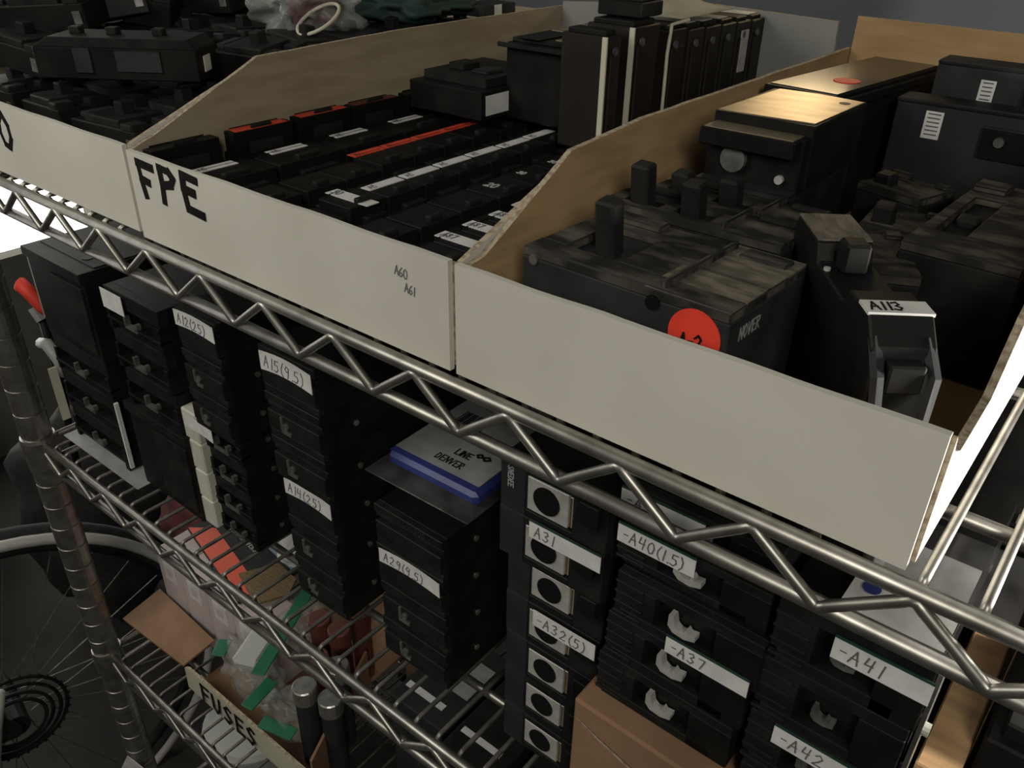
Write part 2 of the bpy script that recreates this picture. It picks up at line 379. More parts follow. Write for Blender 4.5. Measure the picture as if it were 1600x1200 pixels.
polyw([[(-.842,.067),(-.851,.058),(-.854,.048),(-.850,.037),(-.841,.035),(-.834,.045),(-.834,.057),(-.842,.067)]], YF, .0056, 'ink', f1, 'marker_writing')
polyw([[(-.872,.060),(-.863,.050),(-.866,.040)]], YF, .004, 'blueink', f1, 'marker_writing')

# ------------------------------------------------------------------ breakers
ORD = ['first', 'second', 'third', 'fourth', 'fifth', 'sixth', 'seventh', 'eighth', 'ninth', 'tenth', 'eleventh', 'twelfth', 'thirteenth', 'fourteenth']
def tape_part(parent, x0, x1, y, z0, z1, text=None, sag=.0, k='tape', fold=0, edge=None):
    """label tape on a -Y face"""
    mb = MB(); n_ = 6
    for i in range(n_):
        xa = x0 + (x1-x0)*i/n_; xb = x0 + (x1-x0)*(i+1)/n_
        sa = sag*math.sin(math.pi*i/n_); sb = sag*math.sin(math.pi*(i+1)/n_)
        mb.add([(xa,y,z0+sa),(xb,y,z0+sb),(xb,y,z1+sb),(xa,y,z1+sa),(xa,y-.0006,z0+sa),(xb,y-.0006,z0+sb),(xb,y-.0006,z1+sb),(xa,y-.0006,z1+sa)],
               ((4,5,6,7),(0,1,5,4),(2,3,7,6),(1,2,6,5),(3,0,4,7)), k)
        if edge: mb.box(xa, xb, y-.0008, y, z1+min(sa,sb)-.0004, z1+max(sa,sb)+.0012, edge)
    tp = mb.build('label_tape', parent)
    if text:
        h_ = (z1 - z0) * .62; wd = twidth(text) * h_; g_ = min(1.3, (x1-x0) * .8 / wd)
        writing(text, (x0 + (x1-x0)*.08, y-.0007, z0 + (z1-z0)*.2 + sag*.5), (1,0,-.03), (.1,0,1), h_, .0007, 'pencil', parent=tp, gap=g_)
    return tp

def stack_breaker(kind, w, d, h):
    """moulded breaker lying on its back; front (terminal end) faces -Y; origin at bottom front centre"""
    t = D.objects.new('circuit_breaker', None); COL.objects.link(t); t.empty_display_size = .02
    c = MB(); W = w/2; e = .0004
    if kind == 'window':            # metal lug behind a square window
        ww, wh = min(.017, w*.26), h*.34; cz = h*.5; cx = -w*.05
        c.box(-W, W, .009, d, e, h-e, 'black2'); c.box(-W, cx-ww, 0, .0095, e, h-e, 'grey'); c.box(cx+ww+.004, W, 0, .0095, e, h-e, 'black2')
        c.box(cx-ww-.0002, cx+ww+.0042, 0, .0095, e, cz-wh, 'black2'); c.box(cx-ww-.0002, cx+ww+.0042, 0, .0095, cz+wh, h-e, 'black2')
        c.box(cx+ww+.012, W-.004, -.006, .004, h*.55, h-.002, 'black')
        c.build('case', t, bevel=.0007)
        l = MB(); l.box(cx-ww+.001, cx+ww, .0005, .0085, cz-wh+.001, cz+wh-.001, 'alu'); l.box(cx+ww+.0004, cx+ww+.003, .0015, .0085, cz-wh+.002, cz+wh-.002, 'brass')
        lo = l.build('terminal_lug', t, bevel=.0004)
        hb = MB(); hb.cyl((cx, .0004, cz), (cx, .0075, cz), min(ww, wh)*.72, 'black', 24); hb.cyl((cx, -.0002, cz), (cx, .0006, cz), min(ww, wh)*.74, 'black', 24, r2=min(ww, wh)*.74)
        hb.build('screw_hole', lo)
    elif kind == 'ribbed':          # moulded grooves with a small lug
        c.box(-W, W, .005, d, e, h-e, 'black'); c.box(-W, W, .0, .0055, e, h*.16, 'black2'); c.box(-W+.002, W-.001, -.002, .0055, h*.20, h*.62, 'black2')
        c.box(-W, W, .001, .0055, h*.66, h*.76, 'black2'); c.box(-W, W, -.001, .0055, h*.80, h-e, 'black2')
        c.build('case', t, bevel=.0006)
        l = MB(); cx = -w*.12; cz = h*.42
        l.box(cx-.0065, cx-.004, -.0035, -.0018, cz-.008, cz+.008, 'steel'); l.box(cx-.0065, cx+.006, -.0035, -.0018, cz-.008, cz-.005, 'steel'); l.cyl((cx, -.0018, cz), (cx, -.0042, cz), .0032, 'steel', 10)
        l.build('terminal_lug', t)
    elif kind == 'clip':            # stepped end with U shaped clamps
        c.box(-W, W, .012, d, e, h-e, 'black'); c.box(-W, W, .002, .0125, h*.62, h-e, 'black2'); c.box(-W+.003, W-.003, .006, .0125, e, h*.2, 'black')
        c.box(-W, -W+.006, .0, .0125, e, h*.61, 'black'); c.box(W-.008, W, .0, .0125, e, h*.61, 'black'); c.box(-W, W, -.001, .0125, h*.22, h*.30, 'black')
        c.build('case', t, bevel=.0006)
        l = MB(); cx = 0; cz = h*.45
        l.box(cx-.013, cx+.011, -.002, .003, cz-.010, cz-.006, 'darksteel'); l.box(cx-.013, cx-.009, -.002, .003, cz-.007, cz+.003, 'darksteel'); l.box(cx+.007, cx+.011, -.002, .003, cz-.007, cz+.0, 'darksteel')
        l.build('terminal_lug', t)
    else:                            # 'notch': large frame, cast clamp
        c.box(-W, W, .006, d, e, h-e, 'black'); c.box(-W, W, 0, .0065, h*.80, h-e, 'black2'); c.box(-W+.004, W-.012, 0, .0065, e, h*.20, 'black2')
        c.box(-W, -W*.42, .0, .0065, h*.2, h*.79, 'black2'); c.box(W*.40, W, .0, .0065, e, h*.79, 'black')
        for q in range(4): c.box(-W-.0006, -W+.02, -.001, .003, h*(.08+.22*q), h*(.08+.22*q)+.0022, 'black2')
        c.build('case', t, bevel=.0006)
        l = MB(); cx = -W*.04; cz = h*.5; lk_ = 'alu' if kind == 'notch' else 'darksteel'; sc = .78 if kind == 'notch' else .55
        pts2 = [(-.011,.008),(-.011,-.003),(-.006,-.008),(.004,-.009),(.013,-.006),(.013,-.001),(.007,-.002),(.0045,.001),(.003,-.003),(-.001,-.004),(-.005,-.001),(-.006,.004),(-.007,.008)]
        l.prism([(cx+a*sc, -.0012, cz+b_*sc) for a, b_ in pts2], (0, .006, 0), lk_)
        l.build('terminal_lug', t)
    r = MB()
    r.cyl((W-.0004, d*.22, h*.5), (W+.0012, d*.22, h*.5), .0028, 'steel', 10); r.cyl((W-.0004, d*.75, h*.5), (W+.0012, d*.75, h*.5), .0028, 'steel', 10)
    r.build('rivet', t)
    return t
TAPES = {}
def stack(where, kind, xc, w, y, z0, h, n, d, tapes={}, lean=0, yaw=0, jit=.0012, group=None, print_top=None):
    src = None
    for i in range(n):
        if src is None: o = src = stack_breaker(kind, w, d, h)
        else:
            o = src.copy(); COL.objects.link(o)
            for ch in base_children:
                c2 = ch.copy(); COL.objects.link(c2); c2.parent = o
                for g_ in ch.children:
                    g2 = g_.copy(); COL.objects.link(g2); g2.parent = c2
        if i == 0: base_children = list(src.children)
        if kind == 'ribbed' and (i in tapes or (print_top and i == n-1)) and i > 0:
            for ch in list(o.children):
                if ch.name.startswith('terminal_lug'): D.objects.remove(ch)
        if print_top is True and i == n-1: writing('0000000', (-w*.12, -.0012, h*.83), (1,0,0), (.1,0,1), .0055, .0009, 'grey', name='raised_print', parent=o, gap=1.3)
        if print_top == 'side' and i == n-1: writing('SNEDET'.replace('T','E'), (-w*.42, -.0002, h*.86), (0,0,-1), (1,0,0), .0045, .0008, 'greytape', name='printed_mark', parent=o)
        o.location = (xc + random.uniform(-jit, jit) + lean*i, y + random.uniform(-jit, jit), z0 + i*h); o.rotation_euler = (0, 0, yaw + random.uniform(-.008, .008))
        pos = 'topmost' if i == n-1 else ('bottom' if i == 0 else ORD[n-1-i] + ' from the top')
        lab = 'black circuit breaker, %s in %s' % (pos, where)
        if i in tapes:
            tx, x0f, x1f, zz0, zz1, sg, edge = tapes[i]
            lab = 'black breaker labelled %s, %s in %s' % (tx.lstrip('-'), pos, where) if tx else 'black breaker with white corner label, %s in %s' % (pos, where)
            o['_t'] = i
        if 'B' in lab and False: pass
        tag(o, lab, 'circuit breaker', group or ('breakers in ' + where))
        if '_t' in o: pending.append((o, w, tapes[i])); del o['_t']
pending = []
LW = {'notch2': 0, 'window': 0, 'ribbed': -.0022, 'clip': -.0012, 'notch': -.0012}
# (text, x0 fraction, x1 fraction, z0, z1, sag, edge)
Z2 = -.3598
stack('the leftmost stack', 'clip', -.900, .125, .035, Z2, .049, 3, .16)
stack('the second stack from the left', 'clip', -.745, .100, .036, Z2+.115, .0475, 3, .16, {2: (None, -.5, -.10, .024, .046, 0, None)})
for (xc_, w_, zb_, h_, yy_, lb_) in ((-.900, .127, Z2+.1475, .110, .033, 'tall plain black breaker case on top of the leftmost stack'), (-.748, .118, Z2, .1145, .034, 'tall plain black breaker case at the foot of the second stack from the left')):
    t = thing('breaker_case', lb_, 'circuit breaker', (xc_, yy_, zb_)); c = MB(); a = w_/2
    c.box(-a, a, .004, .17, 0, h_-.012, 'black'); c.box(-a-.002, a, 0, .175, h_-.0122, h_-.001, 'black2'); c.box(-a*.2, a*.9, .002, .0045, .01, h_-.02, 'black2'); c.box(-a+.004, a-.004, .02, .15, h_-.0012, h_+.0, 'black2'); c.build('case', t, bevel=.0012)
    c = MB(); c.cyl((a*.45, .03, h_), (a*.45, .03, h_+.0006), .006, 'black', 16); c.cyl((-a*.5, .05, h_), (-a*.5, .05, h_+.0006), .004, 'black', 16); c.build('mounting_holes', t)
stack('the black-and-beige stack', 'clip', -.632, .062, .044, Z2, .0375, 4, .15)
stack('the stack above the beige-ended breakers', 'ribbed', -.621, .064, .034, Z2+.150, .0435, 3, .16, {2: ('A12(25)', -.48, .48, .0245, .0405, .002, None)})
stack('the lower stack marked A14', 'ribbed', -.492, .070, .040, Z2, .049, 3, .17, {2: ('A14(25)', -.46, .46, .027, .044, .003, None)})
stack('the upper stack marked A15', 'ribbed', -.491, .072, .034, Z2+.1475, .0455, 3, .17, {2: ('A15(9.5)', -.46, .46, .0225, .0405, .003, None)})
stack('the stack marked A29', 'ribbed', -.366, .078, .042, Z2, .0435, 4, .18, {2: ('A29(9.5)', -.44, .46, .025, .040, .003, None)}, print_top=True)
stack('the lower silver-lugged stack', 'window', -.220, .084, .042, Z2, .0415, 5, .19, {3: ('-A32(5)', -.14, .50, .0290, .0440, 0, None)})
stack('the upper silver-lugged stack', 'window', -.220, .086, .034, Z2+.2078, .0425, 2, .19, {0: ('A31', -.14, .52, .0340, .0480, 0, 'dgreen')}, print_top='side')
# supporting carton under the A37 stack
ct = thing('cardboard_carton', 'crumpled brown cardboard carton under the A37 stack', 'carton', (-.125, .12, Z2))
T = Matrix.Translation((.125, -.12, -Z2))
c = MB(); c.prism([(-.176, .010, Z2), (-.060, .010, Z2), (-.060, .010, -.2235), (-.12, .010, -.221), (-.176, .010, -.2195)], (0, .215, 0), 'tan_card'); c.build('body', ct, bevel=.002, T=T)
c = MB(); c.add([(-.172, .0095, -.236), (-.15, .009, -.243), (-.12, .009, -.252), (-.08, .009, -.262), (-.08, .0098, -.266), (-.12, .0098, -.256), (-.15, .0098, -.247), (-.172, .0098, -.238)], ((0,1,2,3,4,5,6,7),), 'card_edge'); c.build('crease', ct, T=T)
c = MB(); c.box(-.162, -.105, .0085, .0099, -.325, -.285, 'manila'); lb = c.build('paper_label', ct, T=T)
writing('2', (-.15, .0083, -.318), (1,0,0), (0,0,1), .026, .004, 'ink', parent=lb)
stack('the stack on the brown carton', 'notch', -.120, .098, .026, -.2185, .0380, 3, .19, {2: ('-A37', -.10, .46, -.0050, .0085, 0, 'dgreen')}, lean=.0035)
stack('the pair above the A37 stack', 'notch', -.118, .100, .034, -.1045, .0300, 2, .19, {0: ('-A40(1.5)', -.5, .03, .016, .030, 0, 'dgreen'), 1: ('-A39', -.5, .05, .013, .027, 0, 'dgreen')}, jit=.0006)
stack('the stack at the right end', 'notch2', -.024, .080, .028, -.2500, .0462, 4, .17, {3: ('-A41', -.10, .52, .024, .039, 0, 'dgreen'), 1: ('-A42', -.30, .50, .030, .045, 0, 'dgreen')}, lean=.0)
for o, w_, (tx, a, b_, z0, z1, sg, edge) in pending:
    k = 'x'
    yy = {True: 0}.get(True)
    ch = [c for c in o.children if c.name.startswith('case')][0]
    ymin = min(v.co.y for v in ch.data.vertices)
    tape_part(o, a*w_, b_*w_, ymin - .0001, z0, z1, tx, sg, edge=edge)

# beige slabs at the left end of the black and beige stack
for i in range(4):
    mb = MB(); mb.box(-.694, -.668, .040, .17, Z2 + .0375*i + .0004, Z2 + .0375*(i+1) - .0006, 'beige'); mb.box(-.697, -.690, .046, .16, Z2 + .0375*i + .005, Z2 + .0375*i + .03, 'beige')
    o = mb.build('beige_breaker_block', bevel=.0015)
    tag(o, 'beige plastic end block, %s of the pile beside the black breakers' % ('topmost', 'second', 'third', 'bottom')[3-i], 'breaker', 'beige breaker end blocks')
    if i == 3: tape_part(o, -.690, -.640, .0396, -.232, -.217, None, .002)

# white label patch on the second stack side and strips
# crossing cartons right of the stacks / seen through the top shelf
o = MB().box(-.037, .016, .040, .115, -.0640, -.0632, 'tape'); o = o.build('paper_label_sheet')
tag(o, 'white printed card lying on top of the A41 stack', 'label card'); MB().cyl((-.027, .062, -.0632), (-.027, .062, -.0628), .005, 'blue', 14).build('blue_logo_spot', o)
o = MB().box(-.026, .040, .062, .124, -.052, -.0512, 'clear').build('clear_plastic_sheet'); tag(o, 'scratched clear plastic sheet lying under the top shelf at the right', 'plastic sheet')
for (x0, x1, y0, y1, z0, z1, k, lb_) in ((-.055, .085, .205, .40, Z2, -.090, 'black', 'large black breaker with a yellow label behind the A41 stack'),
                                    (.048, .19, .085, .19, Z2, -.135, 'black2', 'black printed carton at the right edge below the top shelf'),
                                    (-.27, -.07, .236, .42, Z2, -.075, 'black', 'black breaker case in the dark behind the A31 and A37 stacks'),
                                    (-.60, -.31, .23, .40, Z2, -.110, 'black', 'long black breaker case in the dark behind the A15 and A29 stacks'),
                                    (-.03, .14, .42, .57, Z2, -.10, 'black', 'black breaker case at the back of the middle shelf on the right'),
                                    (-.93, -.64, .26, .40, Z2, -.17, 'black', 'dark grey breaker case behind the two leftmost stacks')):
    t = thing('breaker_case', lb_, 'breaker', ((x0+x1)/2, (y0+y1)/2, z0)); TT = Matrix.Translation((-(x0+x1)/2, -(y0+y1)/2, -z0))
    mb = MB(); mb.box(x0, x1, y0, y1, z0, z1-.012, k); mb.box(x0+.006, x1-.006, y0+.006, y1-.006, z1-.0125, z1, k); mb.box(x0+.02, x0+.05, y0-.004, y0+.001, z0+.1, z1-.02, k); mb.build('case', t, bevel=.0015, T=TT)
    if 'yellow' in lb_:
        MB().box(-.010, .016, .204, .2045, -.118, -.102, 'yellow').build('yellow_label', t, T=TT)
        MB().box(.02, .032, .212, .224, -.0899, -.0890, 'steel').build('terminal_lug', t, T=TT)
    if 'printed' in lb_:
        l = MB(); l.cyl((.085, .0848, -.150), (.085, .0842, -.150), .012, 'greytape', 18); l.build('oval_logo', t, T=TT)
        mb = MB()
        writing('SUR DI NE', (.055, .0846, -.178), (1,0,0), (0,0,1), .006, .0008, 'greytape', mb=mb); writing('ON RL', (.055, .0846, -.190), (1,0,0), (0,0,1), .006, .0008, 'greytape', mb=mb); mb.build('printed_text', t, T=TT)
o = MB().box(.022, .044, .06, .20, Z2, -.165, 'wood').build('tan_cardboard_divider', bevel=.001); tag(o, 'tan cardboard divider standing right of the A41 stack, brightly lit', 'cardboard')
t = thing('switch_lever', 'dark steel lever plate with a bright screw beside the A41 label', 'lever plate', (.0185, .045, -.20)); MB().box(-.0012, .0012, -.008, .02, 0, .125, 'steel').build('plate', t)
MB().cyl((.0012, .0, .078), (.0045, .0, .078), .004, 'alu', 12).build('screw', t); MB().box(-.004, .003, -.009, .0, .0, .006, 'black').build('tip', t)

# ------------------------------------------------------------------ plug-in breakers in the FPE box
def plug_breaker(w, d, h, alongx=False, k='black'):
    t = D.objects.new('plug_in_breaker', None); COL.objects.link(t); t.empty_display_size = .02
    c = MB(); W = w/2; E = d/2
    c.box(-W, W, -E+.0004, E-.0004, 0, h*.72, k)
    c.box(-W*.62, W*.62, -E+.0004, E-.0004, h*.72-.001, h, k)
    c.box(-W, -W*.72, -E*.7, E*.7, h*.72-.001, h*.82, k); c.box(W*.72, W, -E*.55, E*.55, h*.72-.001, h*.86, 'black2')
    c.box(-W*.64, -W*.60, -E*.8, E*.8, h*.4, h*1.02, 'black2')
    c.build('case', t, bevel=.0008)
    tg = MB(); tg.box(W*.30, W*.50, -E*.35, E*.35, h-.001, h+.0035, 'black2'); tg.build('toggle', t, bevel=.001)
    return t
protos = {}
def top_label(parent, x0, x1, y0, y1, z, k, text=None):
    tp = MB().box(x0, x1, y0, y1, z, z+.0006, k).build('label_tape', parent)
    if text:
        ax = (y1-y0) > (x1-x0)
        if ax: writing(text, (x0 + (x1-x0)*.85, y0+.003, z+.0006), (0,1,0), (-1,0,0), (x1-x0)*.6, .0006, 'pencil' if k == 'tape' else 'darkred', parent=tp)
        else: writing(text, (x0+.003, y0+(y1-y0)*.2, z+.0006), (1,0,0), (0,1,0), (y1-y0)*.6, .0008, 'pencil', parent=tp)
ZI = ZB + .0045
def plug(xc, yc, w, d, ztop, label, k=None, lx=0, lw=.010, ll=None, text=None, ax='y'):
    key = (round(w, 4), round(d, 4), round(ztop, 4))
    if key not in protos: o = protos[key] = plug_breaker(w, d, ztop - ZI); protos[key + ('c',)] = list(o.children)
    else:
        o = protos[key].copy(); COL.objects.link(o)
        for ch in protos[key + ('c',)]:
            c2 = ch.copy(); COL.objects.link(c2); c2.parent = o
    o.location = (xc + random.uniform(-.001, .001), yc, ZI); o.rotation_euler = (0, 0, random.uniform(-.012, .012))
    tag(o, label, 'circuit breaker', 'plug-in breakers in the FPE box')
    if k:
        ll = ll or d*.92
        if ax == 'y': top_label(o, lx-lw/2, lx+lw/2, -ll/2, ll/2, ztop-ZI, k, text)
        else: top_label(o, lx-ll/2, lx+ll/2, -lw/2, lw/2, ztop-ZI, k, text)
# column against the left wall: tall, orange-red labels
ys = [.045, .12, .19, .254, .325, .40]; lk = [None, 'redtape', 'redtape', 'darkred', None, None]
for i, (y, k) in enumerate(zip(ys, lk)):
    plug(-.6085, y, .021, .062, .074, 'narrow breaker%s along left wall of FPE box, %s from front' % (' with bright red label' if k == 'redtape' else (' with dull red label' if k else ''), ORD[i]), k, 0, .011, .053)
for i in range(6):   # column 1, white labels far apart
    plug(-.568, .045 + .0725*i + .012, .056, .070, .056, 'black breaker %sin the leftmost white-labelled row, %s from front' % ('with white label ' if 0 <= i < 5 and i != 4 else '', ORD[i]), 'tape' if i < 4 else None, -.018, .011, .038, 'A5')
ys = [.05, .093, .132]
for i in range(3): plug(-.508, ys[i], .058, .038, .052, 'unlabelled black breaker ahead of the long red row, %s from the front' % ORD[i])
for i in range(9):
    plug(-.508, .171 + .0385*i, .058, .0375, .0555, 'black plug-in breaker with red label, %s from the front in the long red row' % ORD[i], 'redtape' if i < 5 else 'darkred', -.020, .0105, .036, 'A')
plug(-.446, .040, .056, .036, .050, 'unlabelled black breaker at the very front of the middle white row')
plug(-.446, .079, .056, .036, .056, 'black breaker with broad white label across its end, front of middle row', 'tape', .0, .012, .046, '50', ax='x')
for i in range(10):
    plug(-.446, .1185 + .0405*i, .058, .0395, .0555, 'black breaker %sin the middle white row, %s from front' % ('with white label ' if i not in (6, 9) else 'without label ', ORD[i]), 'tape' if i not in (6, 9) else None, -.008, .0105, .037, 'A5')
for i in range(11):
    plug(-.385, .048 + .043*i, .056, .041, .054, 'black breaker %sin row right of the middle white row, %s from front' % ('with grey number ' if i in (3, 4, 5) else '', ORD[i]))
    if i in (3, 4, 5):
        o = [q for q in COL.objects if q.name.startswith('plug_in_breaker')][-1]
        writing('20' if i == 3 else '30', (-.012, -.005, .054-ZI), (1,.0,0), (0,1,0), .009 if i == 3 else .006, .0014, 'whiteink', name='printed_number', parent=o)
for i in range(16):
    plug(-.322, .042 + .0275*i, .064, .0265, .0555, 'thin breaker %salong right wall of FPE box, %s from front' % ('with white label ' if 1 <= i <= 5 else '', (ORD + ['fifteenth', 'sixteenth'])[i]), 'tape' if 1 <= i <= 5 else None, -.004, .011, .042, 'A87', ax='x')

# breaker lying on top with the white side label
t = thing('molded_case_breaker', 'black breaker lying on the rows in the FPE box with a square white side label', 'circuit breaker', (-.525, .385, .0665))
mb = MB(); mb.box(-.04, .052, -.065, .05, 0, .026, 'black'); mb.box(-.035, .045, -.05, .04, .0255, .034, 'black2'); mb.box(-.02, .0, -.03, -.005, .0335, .040, 'black2'); mb.box(.01, .03, -.03, -.005, .0335, .037, 'grey'); mb.build('case', t, bevel=.001)
MB().box(.0520, .0527, -.058, -.022, .004, .022, 'tape').build('white_label', t)
t.location = (-.548, .350, .0665)
t2 = thing('molded_case_breaker', 'black breaker at the back of the FPE box with an upright dark red label', 'circuit breaker', (-.520, .505, .063))
mb = MB(); mb.box(-.045, .045, -.055, .055, 0, .034, 'black'); mb.box(-.03, .03, -.04, .04, .0335, .04, 'black'); mb.build('case', t2, bevel=.001)
MB().box(.0450, .0456, -.054, -.044, .002, .033, 'darkred').build('red_label', t2)
t2.location = (-.53, .505, .063)
# big black blocks rising at the back
t = thing('breaker_block', 'tall black breaker block with glinting top plates at the back of the FPE box', 'circuit breaker', (-.452, .37, .0625))
mb = MB(); mb.box(-.048, .036, -.045, .17, 0, .066, 'black'); mb.box(-.052, -.0475, -.03, .15, .02, .058, 'black'); mb.build('case', t, bevel=.003)
mb = MB(); mb.box(-.05, .03, -.055, .165, .0665, .0705, 'black2'); mb.box(-.04, .034, -.045, .15, .0709, .0745, 'black2'); mb.box(-.03, -.005, -.05, .0, .0749, .0765, 'black'); mb.box(.0, .028, .02, .08, .0749, .0765, 'black'); mb.build('cover_plate', t, bevel=.0006)
mb = None
MB().box(.0364, .0370, -.040, -.028, .010, .040, 'darkred').build('red_label', t)
for bx in ((-.036, -.012, .01, .07, .0746, .0752), (.002, .026, -.035, .012, .0746, .0752), (-.05, -.04, -.052, -.03, .0706, .0712)): MB().box(*bx, 'plate').build('metal_plate', t)
# upright frames with pale gasket edges
def upright(x0, x1, y0, y1, z1, label, strips, z0=.0572, k='brownblack', lean=0):
    t = thing('upright_breaker', label, 'circuit breaker', ((x0+x1)/2, (y0+y1)/2, z0), 0, 'tall upright breakers in the FPE box')
    a, b_, c_, d_ = -(x1-x0)/2, (x1-x0)/2, -(y1-y0)/2, (y1-y0)/2; H = z1 - z0
    mb = MB(); mb.box(a, b_, c_+.001, d_-.001, 0, H, k); mb.box(a+.004, b_-.004, c_+.004, d_-.004, H-.0005, H+.004, 'black'); mb.box(b_-.0005, b_+.0015, c_+.006, d_-.006, .01, H-.014, k); mb.build('case', t, bevel=.0012)
    mb = MB()
    if strips == 'front': mb.box(b_-.004, b_+.0008, c_-.0005, c_+.0012, .004, H, 'cream')
    if strips == 'curl': mb.tube([(b_+.002, c_-.002, .018), (b_+.003, c_-.004, H*.5), (b_+.001, c_-.001, H*.8), (b_+.0, c_+.004, H+.005), (b_+.0, d_, H+.006)], .0016, 'cream', 6)
    if strips == 'side': mb.box(b_+.0008, b_+.0024, c_+.008, c_+.016, H*.45, H-.008, 'alu'); mb.box(b_+.0008, b_+.0024, d_-.014, d_-.008, H*.45, H-.008, 'alu')
    if mb.v: mb.build('pale_edge_strip', t)
    mb = MB(); mb.cyl((b_+.0005, c_+.012, H-.012), (b_+.0025, c_+.012, H-.012), .0034, 'darksteel', 12); mb.build('rivet', t)
    if strips == 'top':
        MB().box(a+.01, b_-.008, c_+.006, d_-.006, H+.004, H+.0048, 'alu').build('terminal_lug', t)
upright(-.418, -.372, .298, .322, .152, 'tall dark brown breaker standing first in the upright row, pale strip on its right edge', 'front')
upright(-.413, -.365, .328, .372, .157, 'tall dark brown breaker standing second in the upright row, pale strip on its right edge', 'front')
upright(-.412, -.360, .378, .412, .150, 'tall breaker standing third in the upright row with a curled pale band', 'curl')
for i in range(5):
    y0 = .416 + i*.033
    upright(-.412, -.360, y0, y0+.031, .147 - .001*i, 'tall dark breaker standing %s in the upright row%s' % (ORD[3+i], ', two bright metal strips on its side' if i == 3 else ''), 'side' if i in (3,) else 'top')
mb = MB(); n_ = 8
pts = [(-.405 + .0, .385, .1575)]
vs_ = []; fs = []
for i in range(n_+1):
    for j in range(5):
        vs_.append((-.425 + .062*j/4, .405 + .10*i/n_, .1575 + .010*abs(math.sin(i*.7))*(1 - j/4) + .012*max(0, 1 - j/1.5)*1.0))
for i in range(n_):
    for j in range(4): fs.append((i*5+j, i*5+j+1, i*5+j+6, i*5+j+5))
mb.add(vs_, fs, 'manila'); o = mb.build('paper_sheet', smooth=True); md = o.modifiers.new('thickness', 'SOLIDIFY'); md.thickness = .0006
tag(o, 'curled manila paper sheet lying on the upright breakers', 'paper')
t = thing('breaker_lug_cluster', 'small black terminal block lying on top of the upright row', 'terminal block', (-.390, .36, .1625))
mb = MB(); mb.box(-.022, .022, -.018, .018, 0, .012, 'black'); mb.box(-.018, -.004, -.012, .012, .0115, .02, 'black2'); mb.box(.004, .018, -.012, .012, .0115, .018, 'black2'); mb.build('case', t, bevel=.001)
MB().cyl((-.011, 0, .0195), (-.011, 0, .0215), .004, 'steel', 10).build('screw', t)

# ------------------------------------------------------------------ dusty breakers in the right box
def big_breaker(name, label, loc, rz, w, d, h, toggles, kt='dusty', ks='grey', cat='circuit breaker', rim=True):
    t = thing(name, label, cat, loc, rz)
    W, E = w/2, d/2; c = MB()
    c.box(-W, W, -E, E, 0, h-.006, ks); 
    # top cover with toggle wells left open between bars
    n_ = max(1, len(toggles)); cell = w / (n_ + 1.6)
    c.box(-W, W, -E, -E+d*.20, h-.0062, h, kt); c.box(-W, W, E-d*.26, E, h-.0062, h-.001, kt)
    xs = []
    x = -W
    for i in range(n_):
        c.box(x, x+cell*.35, -E+d*.20, E-d*.26, h-.0062, h-.0004, kt); xs.append(x+cell*.35 + cell*.35); x += cell*1.05
    c.box(x, W, -E+d*.20, E-d*.26, h-.0062, h-.0002, kt)
    if rim: c.box(W*.35, W*.40, -E+d*.05, E*.9, h-.001, h+.004, kt)
    c.box(-W*.95, -W*.3, E-d*.18, E-d*.05, h-.0012, h+.003, kt); c.box(W*.5, W*.92, E-d*.2, E-d*.06, h-.0012, h+.002, kt)
    c.build('case', t, bevel=.0009)
    for x_, tg in zip(xs, toggles):
        g_ = MB(); g_.box(x_-.0065, x_+.0065, -.006, .006, h-.006, h+tg, 'black2', T=Matrix.Translation((0,0,0)) @ Matrix.Rotation(.12, 4, 'X')); g_.build('toggle', t, bevel=.0015)
    return t
ZI3 = ZB + .0045
B1 = big_breaker('molded_case_breaker', 'large dusty grey breaker with a round red sticker behind the bare box front', (-.182, .076, ZI3), -.04, .132, .086, .083-ZI3, (.028,), )
MB().cyl((.048, -.0431, .0555), (.048, -.0437, .0555), .0150, 'redlabel', 32).build('round_sticker', B1)
st = B1.children[-1]; writing('A-2', (.040, -.0438, .047), (1,0,.15), (0,0,1), .0085, .0011, 'ink', parent=st)
MB().cyl((.022, -.0425, .066), (.022, -.0440, .066), .0042, 'black', 18).build('rivet', B1); MB().cyl((-.058, -.0425, .067), (-.058, -.044, .067), .003, 'steel', 12).build('rivet', B1)
tp = MB(); tp.box(.0662, .0667, -.040, .035, .050, .066, 'grey'); tp = tp.build('end_plate', B1); writing('NOVER', (.0668, -.032, .0555), (0,1,0), (0,0,1), .0072, .0008, 'greytape', name='raised_print', parent=tp)
mb = MB(); mb.box(.016, .0655, -.0425, -.004, .0722, .0737, 'dusty2'); mb.box(.024, .0655, .0, .0425, .0722, .0737, 'dusty2'); mb.build('dusty_cover', B1)
for j, (y, z, tg) in enumerate(((.1465, .086, (.026, .022)), (.189, .083, (.015, .018)))):
    big_breaker('molded_case_breaker', 'dusty black breaker with two toggles, %s behind the red-stickered breaker' % ORD[j], (-.195 + .004*j, y, ZI3), -.03, .125 - .004*j, .040, z-ZI3, tg, kt='dusty', ks='black2')
# mid debris
spec = [(-.103, .185, .05, .075, .074, .45, (.01,)), (-.106, .262, .046, .05, .071, .10, (.012,)), (-.122, .318, .05, .045, .078, -.3, (.008,))]
for j, (x, y, w_, d_, z, rz, tg) in enumerate(spec):
    big_breaker('small_breaker', 'small dusty breaker in the jumble of the right box, %s behind the A113 breaker' % ORD[j], (x, y, ZI3), rz, w_, d_, z-ZI3, tg, kt='dusty', ks='black2', rim=False)
big_breaker('molded_case_breaker', 'broad flat dusty breaker along the right wall of the right box', (-.050, .262, ZI3), -.04, .066, .16, .085-ZI3, (.0,), kt='dusty', ks='black2', rim=False)
